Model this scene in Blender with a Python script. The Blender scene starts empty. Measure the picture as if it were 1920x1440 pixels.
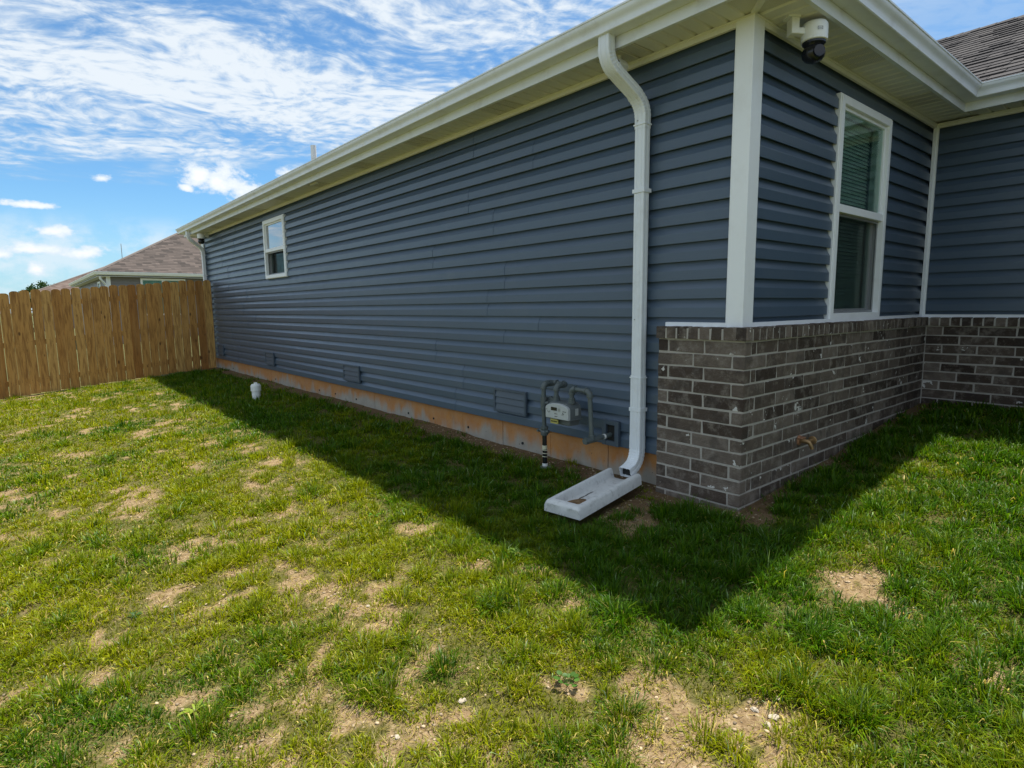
import bpy, bmesh, math, random
import numpy as np
from mathutils import Vector, Matrix
random.seed(7); rng = np.random.default_rng(11)
scene = bpy.context.scene
COL = scene.collection
R = math.radians

# ------------------------------------------------------------------ camera
cam_d = bpy.data.cameras.new('camera'); cam = bpy.data.objects.new('camera', cam_d); COL.objects.link(cam)
cam_d.sensor_width = 36.0; cam_d.sensor_fit = 'HORIZONTAL'; cam_d.lens = 1109.75 / 1920 * 36
cam_d.clip_start = 0.05; cam_d.clip_end = 3000
yaw, pit, rol = R(39.905), R(7.3918), R(-0.604)
F = Vector((math.sin(yaw) * math.cos(pit), math.cos(yaw) * math.cos(pit), -math.sin(pit)))
Rv = Vector((math.cos(yaw), -math.sin(yaw), 0)); Uv = Rv.cross(F)
R2 = Rv * math.cos(rol) + Uv * math.sin(rol); U2 = -Rv * math.sin(rol) + Uv * math.cos(rol)
CAM = Vector((-3.2164, -1.7814, 0.9894))
cam.matrix_world = Matrix(((R2.x, U2.x, -F.x, CAM.x), (R2.y, U2.y, -F.y, CAM.y), (R2.z, U2.z, -F.z, CAM.z), (0, 0, 0, 1)))
scene.camera = cam

# ------------------------------------------------------------------ light, sky, exposure
SUN_VEC = Vector((0.855, 0.13, 2.95)).normalized()      # towards the sun
sun_el = math.asin(SUN_VEC.z); sun_az = math.atan2(SUN_VEC.x, SUN_VEC.y)
sd = bpy.data.lights.new('sun', 'SUN'); sd.energy = 4.3; sd.angle = R(0.9); sd.color = (1.0, 0.945, 0.86)
sun = bpy.data.objects.new('sun', sd); COL.objects.link(sun)
sun.rotation_euler = SUN_VEC.to_track_quat('Z', 'Y').to_euler(); sun.location = (5, 2, 20)
scene.view_settings.view_transform = 'Standard'; scene.view_settings.look = 'None'
scene.view_settings.exposure = 1.06; scene.view_settings.gamma = 1.0; scene.view_settings.use_curve_mapping = False
scene.cycles.use_denoising = True
scene.cycles.max_bounces = 8; scene.cycles.diffuse_bounces = 4; scene.cycles.glossy_bounces = 4
scene.cycles.transmission_bounces = 6; scene.cycles.transparent_max_bounces = 12

world = bpy.data.worlds.new('World'); scene.world = world; world.use_nodes = True


class NT:
    """small helper round a node tree"""
    def __init__(s, tree):
        s.t = tree; tree.nodes.clear()
    def n(s, typ, **kw):
        nd = s.t.nodes.new(typ)
        for k, v in kw.items():
            if k.startswith('i_'):
                key = k[2:]
                nd.inputs[int(key) if key.isdigit() else key.replace('_', ' ')].default_value = v
            else:
                setattr(nd, k, v)
        return nd
    def l(s, a, b): s.t.links.new(a, b)
    def put(s, sock, v):
        if isinstance(v, bpy.types.NodeSocket): s.l(v, sock)
        else: sock.default_value = v
    def math(s, op, a, b=0.0, c=None, clamp=False):
        nd = s.t.nodes.new('ShaderNodeMath'); nd.operation = op; nd.use_clamp = clamp
        s.put(nd.inputs[0], a)
        if op not in ('SQRT', 'ABSOLUTE', 'SINE', 'COSINE', 'ARCSINE', 'FRACT', 'FLOOR'): s.put(nd.inputs[1], b)
        if c is not None: s.put(nd.inputs[2], c)
        return nd.outputs[0]
    def smooth(s, v, a, b):
        nd = s.t.nodes.new('ShaderNodeMapRange'); nd.interpolation_type = 'SMOOTHSTEP'
        s.put(nd.inputs[0], v); nd.inputs[1].default_value = a; nd.inputs[2].default_value = b
        return nd.outputs[0]
    def noise(s, vec, scale, detail=4, rough=0.55, dim='3D', dist=0.0, w=0.0):
        nd = s.t.nodes.new('ShaderNodeTexNoise'); nd.noise_dimensions = dim
        s.l(vec, nd.inputs['Vector']); nd.inputs['Scale'].default_value = scale
        nd.inputs['Detail'].default_value = detail; nd.inputs['Roughness'].default_value = rough
        nd.inputs['Distortion'].default_value = dist
        return nd.outputs[0]
    def comb(s, x, y, z=0.0):
        nd = s.t.nodes.new('ShaderNodeCombineXYZ')
        s.put(nd.inputs[0], x); s.put(nd.inputs[1], y); s.put(nd.inputs[2], z); return nd.outputs[0]
    def mix(s, f, a, b, mode='MIX'):
        nd = s.t.nodes.new('ShaderNodeMix'); nd.data_type = 'RGBA'; nd.blend_type = mode
        s.put(nd.inputs[0], f)
        for sk, v in ((nd.inputs[6], a), (nd.inputs[7], b)):
            if isinstance(v, bpy.types.NodeSocket): s.l(v, sk)
            else: sk.default_value = (*v, 1)
        return nd.outputs[2]
    def ramp(s, v, stops, interp='LINEAR'):
        nd = s.t.nodes.new('ShaderNodeValToRGB'); nd.color_ramp.interpolation = interp
        e = nd.color_ramp.elements
        while len(e) < len(stops): e.new(0.5)
        for el, (p, c) in zip(e, stops):
            el.position = p; el.color = (*c, 1)
        s.l(v, nd.inputs[0]); return nd.outputs[0]


def build_world():
    w = NT(world.node_tree)
    out = w.n('ShaderNodeOutputWorld'); bg = w.n('ShaderNodeBackground')
    sky = w.n('ShaderNodeTexSky', sky_type='NISHITA', sun_disc=False, sun_elevation=sun_el, sun_rotation=sun_az,
              air_density=1.0, dust_density=0.35, ozone_density=3.0, altitude=300)
    tc = w.n('ShaderNodeTexCoord'); sep = w.n('ShaderNodeSeparateXYZ'); w.l(tc.outputs['Generated'], sep.inputs[0])
    dx, dy, dz = sep.outputs
    zz = w.math('ADD', w.math('MAXIMUM', dz, 0.0), 0.10)
    px = w.math('DIVIDE', dx, zz); py = w.math('DIVIDE', dy, zz)
    P = w.comb(px, py)
    # warp
    w1 = w.math('SUBTRACT', w.noise(P, 1.1, 3), 0.5); w2 = w.math('SUBTRACT', w.noise(w.comb(px, py, 7.3), 1.3, 3), 0.5)
    qx = w.math('ADD', px, w.math('MULTIPLY', w1, 0.55)); qy = w.math('ADD', py, w.math('MULTIPLY', w2, 0.5))
    # streaks run roughly along +x, slightly turned
    ca, sa = math.cos(R(18)), math.sin(R(18))
    u = w.math('ADD', w.math('MULTIPLY', qx, ca), w.math('MULTIPLY', qy, -sa))
    v = w.math('ADD', w.math('MULTIPLY', qx, sa), w.math('MULTIPLY', qy, ca))
    big = w.noise(w.comb(w.math('MULTIPLY', u, 0.55), w.math('MULTIPLY', v, 1.25), 2.1), 1.6, 4, 0.5)
    mid = w.noise(w.comb(w.math('MULTIPLY', u, 1.9), w.math('MULTIPLY', v, 3.0), 4.4), 1.6, 5, 0.6)
    fine = w.noise(w.comb(w.math('MULTIPLY', u, 8.0), w.math('MULTIPLY', v, 11.0), 1.7), 2.2, 4, 0.55)
    # the sheet ends towards the horizon
    edge = w.math('SUBTRACT', 3.62, w.math('ADD', py, w.math('MULTIPLY', px, 0.62)))
    edge = w.math('ADD', edge, w.math('MULTIPLY', w.math('SUBTRACT', mid, 0.5), 1.6))
    inside = w.smooth(edge, -0.25, 0.55)
    dens = w.math('ADD', w.math('MULTIPLY', big, 0.95), w.math('ADD', w.math('MULTIPLY', mid, 0.62), w.math('MULTIPLY', fine, 0.85)))
    veil = w.math('MULTIPLY', w.smooth(dens, 0.84, 1.40), inside)
    veil = w.math('MULTIPLY', w.math('MULTIPLY', veil, 0.95), w.math('ADD', 0.35, w.math('MULTIPLY', w.smooth(px, 2.1, 1.35), 0.65)))
    # cumulus, in azimuth / elevation (degrees)
    az = w.math('MULTIPLY', w.math('ARCTAN2', dx, dy), 57.2958)
    el = w.math('MULTIPLY', w.math('ARCSINE', dz), 57.2958)
    AE = w.comb(az, w.math('MULTIPLY', el, 1.5))
    puff = w.noise(AE, 0.75, 5, 0.6)
    lump = w.noise(w.comb(az, w.math('MULTIPLY', el, 1.5), 5.0), 0.22, 3, 0.5)
    best = None
    for a, e, ww, hh in [(14.6, 10.7, 2.9, 1.65), (13.2, 10.9, 1.9, 1.35), (16.8, 10.0, 2.2, 0.9), (18.3, 9.4, 1.8, 0.7),
                         (6.3, 10.15, 0.95, 0.42), (20.6, 11.6, 1.4, 0.75), (12.0, 9.9, 0.7, 0.4), (25.5, 13.2, 1.6, 0.7),
                         (1.5, 7.8, 2.4, 0.35), (3.0, 6.0, 1.6, 0.55), (1.7, 4.6, 2.4, 0.55), (4.6, 4.5, 1.8, 0.6),
                         (1.6, 3.2, 0.7, 0.6), (-0.6, 4.2, 1.2, 0.7), (-6, 8.5, 2.4, 1.0), (-14, 6.5, 2.6, 1.0), (33, 8, 3, 1.2),
                         (60, 9, 3.5, 1.4), (95, 7, 3.0, 1.2), (130, 9, 3.6, 1.5), (-40, 8, 3, 1.2), (-75, 10, 3.6, 1.5), (-120, 7, 3, 1.2), (170, 8, 3.2, 1.3)]:
        a_ = w.math('DIVIDE', w.math('SUBTRACT', az, a), ww); e_ = w.math('DIVIDE', w.math('SUBTRACT', el, e), hh)
        # flatter below than above
        e_ = w.math('MAXIMUM', e_, w.math('MULTIPLY', e_, -1.35))
        d = w.math('SQRT', w.math('ADD', w.math('MULTIPLY', a_, a_), w.math('MULTIPLY', e_, e_)))
        m = w.math('SUBTRACT', 1.0, d)
        best = m if best is None else w.math('MAXIMUM', best, m)
    cum = w.math('ADD', best, w.math('MULTIPLY', w.math('SUBTRACT', puff, 0.5), 2.1))
    cmask = w.math('MULTIPLY', w.smooth(cum, -0.05, 0.55), 0.96)
    # low bank of soft cloud all round the horizon
    bank_n = w.math('ADD', w.math('MULTIPLY', lump, 0.9), w.math('MULTIPLY', puff, 0.45))
    bank = w.math('MULTIPLY', w.smooth(bank_n, 0.52, 0.82), w.math('MULTIPLY', w.smooth(el, 8.0, 5.2), 0.7))
    haze = w.math('MULTIPLY', w.smooth(el, 10.0, 0.0), 0.60)
    skyc = w.mix(1.0, sky.outputs[0], (0.045, 0.066, 0.076), 'MULTIPLY')
    col = w.mix(haze, skyc, (0.235, 0.345, 0.425))
    col = w.mix(veil, col, w.mix(veil, (0.20, 0.29, 0.385), (0.43, 0.46, 0.485)))
    col = w.mix(bank, col, (0.39, 0.44, 0.475))
    shade = w.smooth(cum, 0.2, 1.3)
    col = w.mix(cmask, col, w.mix(shade, (0.39, 0.435, 0.48), (0.53, 0.54, 0.545)))
    w.l(col, bg.inputs[0]); bg.inputs[1].default_value = 1.0
    w.l(bg.outputs[0], out.inputs[0])
build_world()


# ------------------------------------------------------------------ materials
def new_mat(name):
    m = bpy.data.materials.new(name); m.use_nodes = True
    t = NT(m.node_tree); out = t.n('ShaderNodeOutputMaterial'); bs = t.n('ShaderNodeBsdfPrincipled')
    t.l(bs.outputs[0], out.inputs[0]); return m, t, bs, out

def bump(t, bs, height, strength=0.3, dist=0.01):
    b = t.n('ShaderNodeBump', i_Strength=strength, i_Distance=dist); t.l(height, b.inputs['Height']); t.l(b.outputs[0], bs.inputs['Normal'])

def plain(name, col, rough=0.5, var=0.10, scale=6.0, metal=0.0, spec=0.5, bumpk=0.0, dirt=None, dirt_amt=0.0, dscale=3.0):
    m, t, bs, out = new_mat(name)
    tc = t.n('ShaderNodeTexCoord'); V = tc.outputs['Object']
    n = t.noise(V, scale, 4)
    c = t.mix(n, tuple(x * (1 - var) for x in col), tuple(min(1, x * (1 + var)) for x in col))
    if dirt:
        d = t.math('MULTIPLY', t.smooth(t.noise(V, dscale, 6, 0.65), 0.48, 0.72), dirt_amt)
        c = t.mix(d, c, dirt)
    t.l(c, bs.inputs['Base Color']); bs.inputs['Roughness'].default_value = rough
    bs.inputs['Metallic'].default_value = metal; bs.inputs['Specular IOR Level'].default_value = spec
    if bumpk: bump(t, bs, t.noise(V, 180, 3), bumpk, 0.002)
    return m

MAT = {}
MAT['white'] = plain('white_trim', (0.83, 0.85, 0.86), 0.42, 0.03, 2, dirt=(0.50, 0.48, 0.42), dirt_amt=0.18, dscale=4)
MAT['gutter'] = plain('white_gutter', (0.75, 0.785, 0.82), 0.45, 0.05, 1.5, dirt=(0.42, 0.40, 0.36), dirt_amt=0.30, dscale=5)
MAT['vinyl_white'] = plain('white_vinyl', (0.74, 0.74, 0.70), 0.5, 0.03, 2, dirt=(0.45, 0.42, 0.33), dirt_amt=0.15, dscale=3)
MAT['pipe_grey'] = plain('grey_painted_pipe', (0.085, 0.105, 0.105), 0.45, 0.22, 20, dirt=(0.16, 0.15, 0.13), dirt_amt=0.35, dscale=30)
MAT['meter_grey'] = plain('meter_grey', (0.12, 0.135, 0.135), 0.5, 0.15, 15)
MAT['meter_white'] = plain('meter_white', (0.46, 0.48, 0.47), 0.4, 0.06, 15, dirt=(0.3, 0.3, 0.28), dirt_amt=0.3, dscale=25)
MAT['black'] = plain('black_plastic', (0.012, 0.013, 0.016), 0.25, 0.1, 8)
MAT['dark'] = plain('near_black', (0.01, 0.011, 0.012), 0.8, 0.1, 3)  # near-black: shade painted into hollows, also form ties and nail heads
MAT['yellow'] = plain('yellow_tag', (0.42, 0.38, 0.10), 0.5, 0.2, 40)
MAT['cream_tape'] = plain('cream_tape', (0.55, 0.53, 0.38), 0.6, 0.2, 40)
MAT['pvc'] = plain('white_pvc', (0.80, 0.81, 0.80), 0.35, 0.03, 10, dirt=(0.45, 0.40, 0.32), dirt_amt=0.25, dscale=12)
MAT['brass'] = plain('brass', (0.33, 0.21, 0.10), 0.45, 0.3, 40, metal=0.7)
MAT['copper'] = plain('copper_flange', (0.40, 0.20, 0.11), 0.5, 0.3, 40, metal=0.4)
MAT['galv'] = plain('galvanised', (0.35, 0.36, 0.36), 0.45, 0.15, 20, metal=0.6)
MAT['lens'] = plain('lens_glass', (0.005, 0.005, 0.008), 0.05, 0.0, 5)
MAT['curtain'] = plain('curtain', (0.30, 0.38, 0.38), 0.8, 0.2, 6)
MAT['neigh_wall'] = None

def siding_mat(name, col, rough=0.42):
    m, t, bs, out = new_mat(name)
    tc = t.n('ShaderNodeTexCoord'); V = tc.outputs['Object']
    oi = t.n('ShaderNodeObjectInfo')
    mp = t.n('ShaderNodeMapping'); t.l(V, mp.inputs[0]); mp.inputs['Scale'].default_value = (1.5, 1.5, 60)
    grain = t.noise(mp.outputs[0], 3.0, 4, 0.6)
    big = t.noise(V, 0.9, 3)
    c = t.mix(big, tuple(x * 0.93 for x in col), tuple(x * 1.07 for x in col))
    c = t.mix(t.math('MULTIPLY', grain, 0.10), c, tuple(min(1, x * 1.5) for x in col))
    k = t.math('ADD', 0.955, t.math('MULTIPLY', oi.outputs['Random'], 0.09))
    c = t.mix(1.0, c, t.comb(k, k, k), 'MULTIPLY')
    dust = t.math('MULTIPLY', t.smooth(t.noise(V, 2.2, 6, 0.7), 0.5, 0.8), 0.10)
    c = t.mix(dust, c, (0.25, 0.24, 0.22))
    t.l(c, bs.inputs['Base Color'])
    rr = t.math('ADD', rough - 0.06, t.math('MULTIPLY', t.noise(V, 7, 3), 0.14)); t.l(rr, bs.inputs['Roughness'])
    bump(t, bs, t.math('ADD', t.math('MULTIPLY', grain, 0.6), t.math('MULTIPLY', t.noise(V, 4, 2), 0.8)), 0.22, 0.004)
    return m
MAT['siding'] = siding_mat('blue_vinyl_siding', (0.066, 0.098, 0.140), 0.32)
MAT['siding_vent'] = siding_mat('blue_vinyl_vent', (0.064, 0.088, 0.118))

def brick_mat():
    m, t, bs, out = new_mat('brown_brick')
    tc = t.n('ShaderNodeTexCoord'); oi = t.n('ShaderNodeObjectInfo')
    off = t.math('MULTIPLY', oi.outputs['Random'], 37.0)
    vm = t.n('ShaderNodeVectorMath', operation='ADD'); t.l(tc.outputs['Object'], vm.inputs[0]); t.l(t.comb(off, off, off), vm.inputs[1])
    V = vm.outputs[0]
    base = t.ramp(oi.outputs['Random'], [(0, (0.044, 0.029, 0.021)), (0.25, (0.080, 0.056, 0.042)), (0.5, (0.130, 0.098, 0.076)), (0.75, (0.175, 0.138, 0.110)), (1, (0.215, 0.172, 0.140))])
    c = t.mix(t.math('MULTIPLY', t.noise(V, 14, 5, 0.6), 0.55), base, (0.045, 0.034, 0.027))
    # mortar wash, pale and streaky
    wash = t.math('MULTIPLY', t.smooth(t.noise(V, 13, 6, 0.72), 0.46, 0.68), 0.55)
    c = t.mix(wash, c, (0.29, 0.252, 0.212))
    # dark patches
    dk = t.math('MULTIPLY', t.smooth(t.noise(V, 6, 3), 0.52, 0.64), 0.45)
    c = t.mix(dk, c, (0.045, 0.036, 0.031))
    # white flecks
    fl = t.smooth(t.noise(V, 10, 5, 0.62), 0.655, 0.675)
    c = t.mix(fl, c, (0.62, 0.60, 0.56))
    t.l(c, bs.inputs['Base Color']); bs.inputs['Roughness'].default_value = 0.85
    bs.inputs['Specular IOR Level'].default_value = 0.3
    bump(t, bs, t.math('ADD', t.noise(V, 60, 6, 0.7), t.math('MULTIPLY', t.noise(V, 16, 4, 0.7), 1.3)), 1.0, 0.009)
    return m
MAT['brick'] = brick_mat()

def mortar_mat():
    m, t, bs, out = new_mat('mortar')
    V = t.n('ShaderNodeTexCoord').outputs['Object']
    c = t.mix(t.noise(V, 25, 5), (0.31, 0.282, 0.245), (0.47, 0.435, 0.39))
    t.l(c, bs.inputs['Base Color']); bs.inputs['Roughness'].default_value = 0.95
    bump(t, bs, t.noise(V, 120, 4), 0.7, 0.004); return m
MAT['mortar'] = mortar_mat()

def foundation_mat():
    m, t, bs, out = new_mat('stained_concrete')
    V = t.n('ShaderNodeTexCoord').outputs['Object']; sp = t.n('ShaderNodeSeparateXYZ'); t.l(V, sp.inputs[0]); z = sp.outputs[2]
    conc = t.mix(t.noise(V, 9, 6, 0.65), (0.24, 0.22, 0.185), (0.42, 0.385, 0.325))
    mp = t.n('ShaderNodeMapping'); t.l(V, mp.inputs[0]); mp.inputs['Scale'].default_value = (3, 3, 0.8)
    s1 = t.noise(mp.outputs[0], 2.2, 5, 0.6)
    # clay splash: strongest in a ragged band, with runs
    band = t.math('ADD', t.math('MULTIPLY', s1, 1.2), t.math('MULTIPLY', z, 2.6))
    stain = t.smooth(t.math('ADD', band, t.math('MULTIPLY', t.math('SUBTRACT', t.noise(V, 1.1, 4), 0.5), 1.1)), 0.02, 0.42)
    rust = t.mix(t.noise(V, 6, 5, 0.65), (0.36, 0.115, 0.016), (0.52, 0.25, 0.060))
    c = t.mix(t.math('MULTIPLY', stain, t.math('ADD', 0.55, t.math('MULTIPLY', t.noise(V, 16, 5, 0.7), 0.6))), conc, rust)
    c = t.mix(t.math('MULTIPLY', t.smooth(t.noise(V, 3.1, 6, 0.7), 0.55, 0.8), 0.5), c, (0.13, 0.085, 0.05))
    c = t.mix(t.smooth(t.noise(V, 55, 2, 0.4), 0.74, 0.78), c, (0.06, 0.045, 0.035))
    t.l(c, bs.inputs['Base Color']); bs.inputs['Roughness'].default_value = 0.92
    bump(t, bs, t.noise(V, 40, 6, 0.65), 0.5, 0.006); return m
MAT['foundation'] = foundation_mat()

def splash_mat():
    m, t, bs, out = new_mat('weathered_white_concrete')
    V = t.n('ShaderNodeTexCoord').outputs['Object']; sp = t.n('ShaderNodeSeparateXYZ'); t.l(V, sp.inputs[0])
    x, y, z = sp.outputs
    c = t.mix(t.noise(V, 12, 6, 0.65), (0.46, 0.465, 0.46), (0.70, 0.71, 0.70))
    c = t.mix(t.math('MULTIPLY', t.smooth(t.noise(V, 22, 6, 0.7), 0.50, 0.7), 0.55), c, (0.30, 0.30, 0.29))
    # dried mud settled at the closed end and a black drip line down the channel
    ln = t.math('ABSOLUTE', t.math('ADD', t.math('ADD', y, -0.035), t.math('MULTIPLY', t.math('SUBTRACT', t.noise(V, 9, 4), 0.5), 0.045)))
    line = t.math('MULTIPLY', t.smooth(ln, 0.009, 0.003), t.math('MULTIPLY', t.math('MULTIPLY', t.smooth(x, -0.27, -0.33), t.smooth(x, -0.60, -0.57)), t.smooth(t.noise(V, 14, 2), 0.40, 0.52)))
    inside = t.smooth(t.math('ABSOLUTE', y), 0.085, 0.075)
    c = t.mix(t.math('MULTIPLY', line, inside), c, (0.03, 0.028, 0.022))
    t.l(c, bs.inputs['Base Color']); bs.inputs['Roughness'].default_value = 0.8
    bump(t, bs, t.noise(V, 70, 5, 0.7), 0.45, 0.004); return m
MAT['splash'] = splash_mat()

def mud_mat():
    m, t, bs, out = new_mat('dried_mud')
    V = t.n('ShaderNodeTexCoord').outputs['Object']
    c = t.ramp(t.noise(V, 35, 6, 0.7), [(0.2, (0.05, 0.028, 0.014)), (0.5, (0.17, 0.10, 0.045)), (0.8, (0.33, 0.24, 0.13))])
    t.l(c, bs.inputs['Base Color']); bs.inputs['Roughness'].default_value = 0.95
    bump(t, bs, t.noise(V, 60, 5, 0.7), 0.8, 0.008); return m
MAT['mud'] = mud_mat()

def wood_mat():
    m, t, bs, out = new_mat('cedar_picket')
    tc = t.n('ShaderNodeTexCoord'); oi = t.n('ShaderNodeObjectInfo'); rnd = oi.outputs['Random']
    off = t.math('MULTIPLY', rnd, 53.0)
    vm = t.n('ShaderNodeVectorMath', operation='ADD'); t.l(tc.outputs['Object'], vm.inputs[0]); t.l(t.comb(off, off, off), vm.inputs[1])
    mp = t.n('ShaderNodeMapping'); t.l(vm.outputs[0], mp.inputs[0]); mp.inputs['Scale'].default_value = (1, 1, 0.10)
    V = mp.outputs[0]
    g = t.noise(V, 34, 5, 0.6, dist=0.7); g2 = t.noise(V, 6, 3, 0.5, dist=1.0)
    base = t.ramp(rnd, [(0, (0.32, 0.142, 0.036)), (0.2, (0.44, 0.222, 0.060)), (0.7, (0.50, 0.272, 0.080)), (1, (0.56, 0.335, 0.110))])
    c = t.mix(t.math('MULTIPLY', t.smooth(g, 0.40, 0.66), 0.7), base, (0.17, 0.072, 0.020))
    c = t.mix(t.math('MULTIPLY', t.smooth(g2, 0.5, 0.72), 0.40), c, (0.50, 0.30, 0.105))
    # knots
    vo = t.n('ShaderNodeTexVoronoi', feature='F1'); mk = t.n('ShaderNodeMapping'); t.l(vm.outputs[0], mk.inputs[0]); mk.inputs['Scale'].default_value = (1, 1, 0.45)
    t.l(mk.outputs[0], vo.inputs['Vector']); vo.inputs['Scale'].default_value = 5.5
    c = t.mix(t.math('MULTIPLY', t.smooth(vo.outputs['Distance'], 0.12, 0.05), 0.85), c, (0.085, 0.038, 0.014))
    t.l(c, bs.inputs['Base Color']); bs.inputs['Roughness'].default_value = 0.75
    bs.inputs['Specular IOR Level'].default_value = 0.25
    bump(t, bs, g, 0.35, 0.003); return m
MAT['wood'] = wood_mat()

def shingle_mat(name, stops, scale=1.0, rows=False, ph=0.0):
    m, t, bs, out = new_mat(name)
    tc = t.n('ShaderNodeTexCoord'); V = tc.outputs['Object']; oi = t.n('ShaderNodeObjectInfo')
    if rows:
        # far roof: courses by height, tabs by random blocks (too far away to tell apart)
        sp = t.n('ShaderNodeSeparateXYZ'); t.l(V, sp.inputs[0])
        k = t.math('DIVIDE', sp.outputs[2], 0.072); row = t.math('FLOOR', k)
        wn = t.n('ShaderNodeTexWhiteNoise', noise_dimensions='3D')
        wr = t.n('ShaderNodeTexWhiteNoise', noise_dimensions='1D'); t.l(row, wr.inputs['W'])
        tabx = t.math('FLOOR', t.math('ADD', t.math('DIVIDE', t.math('ADD', sp.outputs[0], sp.outputs[1]), 0.30), t.math('MULTIPLY', wr.outputs[0], 5.0)))
        t.l(t.comb(row, tabx, 0.0), wn.inputs['Vector'])
        c = t.ramp(wn.outputs[0], stops)
        fr = t.math('FRACT', k)
        c = t.mix(t.math('MULTIPLY', t.smooth(fr, 0.22, 0.05), 0.45), c, tuple(x * 0.35 for x in stops[0][1]))
        c = t.mix(t.math('MULTIPLY', t.noise(V, 1.2, 5), 0.12), c, stops[-1][1])
    else:
        c = t.ramp(oi.outputs['Random'], stops)
    c = t.mix(t.math('MULTIPLY', t.noise(V, 160, 2), 0.5), c, tuple(x * 0.6 for x in stops[0][1]))
    t.l(c, bs.inputs['Base Color']); bs.inputs['Roughness'].default_value = 0.95; bs.inputs['Specular IOR Level'].default_value = 0.2
    bump(t, bs, t.noise(V, 220, 3), 0.7, 0.004); return m
MAT['shingle'] = shingle_mat('dark_shingle', [(0, (0.036, 0.035, 0.038)), (0.4, (0.050, 0.048, 0.051)), (0.7, (0.062, 0.059, 0.061)), (1, (0.078, 0.074, 0.075))])
MAT['roof_far'] = shingle_mat('brown_roof', [(0, (0.060, 0.043, 0.037)), (0.3, (0.112, 0.082, 0.070)), (0.65, (0.140, 0.106, 0.091)), (1, (0.19, 0.152, 0.132))], rows=True)

def far_siding():
    m, t, bs, out = new_mat('taupe_far_siding')
    V = t.n('ShaderNodeTexCoord').outputs['Object']; sp = t.n('ShaderNodeSeparateXYZ'); t.l(V, sp.inputs[0])
    fr = t.math('FRACT', t.math('DIVIDE', sp.outputs[2], 0.1143))
    c = t.mix(t.noise(V, 1.0, 3), (0.16, 0.145, 0.135), (0.19, 0.175, 0.165))
    t.l(c, bs.inputs['Base Color']); bs.inputs['Roughness'].default_value = 0.5
    bump(t, bs, t.math('SUBTRACT', 1.0, fr), 1.0, 0.02); return m
MAT['neigh_wall'] = far_siding()

MAT['neigh_blue'] = MAT['siding']
def glass_mat(name, tint=(1, 1, 1), refl=1.0, dark=0.0):
    m = bpy.data.materials.new(name); m.use_nodes = True; t = NT(m.node_tree)
    out = t.n('ShaderNodeOutputMaterial'); tr = t.n('ShaderNodeBsdfTransparent'); gl = t.n('ShaderNodeBsdfGlossy'); fr = t.n('ShaderNodeFresnel', i_IOR=1.62)
    tr.inputs[0].default_value = (*tint, 1); gl.inputs['Roughness'].default_value = 0.015
    mx = t.n('ShaderNodeMixShader'); t.l(t.math('MULTIPLY', t.math('ADD', fr.outputs[0], 0.0), refl, clamp=True), mx.inputs[0])
    t.l(tr.outputs[0], mx.inputs[1]); t.l(gl.outputs[0], mx.inputs[2]); t.l(mx.outputs[0], out.inputs[0]); return m
MAT['glass'] = glass_mat('window_glass', (0.84, 0.98, 0.92), 0.75)
MAT['glass_blue'] = glass_mat('coated_window_glass', (0.75, 0.80, 0.88), 3.0)

def screen_mat():
    m = bpy.data.materials.new('insect_screen'); m.use_nodes = True; t = NT(m.node_tree)
    out = t.n('ShaderNodeOutputMaterial'); tr = t.n('ShaderNodeBsdfTransparent'); df = t.n('ShaderNodeBsdfDiffuse')
    df.inputs[0].default_value = (0.018, 0.021, 0.022, 1)
    mx = t.n('ShaderNodeMixShader', i_0=0.30); t.l(tr.outputs[0], mx.inputs[1]); t.l(df.outputs[0], mx.inputs[2]); t.l(mx.outputs[0], out.inputs[0]); return m
MAT['screen'] = screen_mat()
MAT['blind'] = plain('window_blind', (0.88, 0.93, 0.89), 0.6, 0.05, 4)

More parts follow.
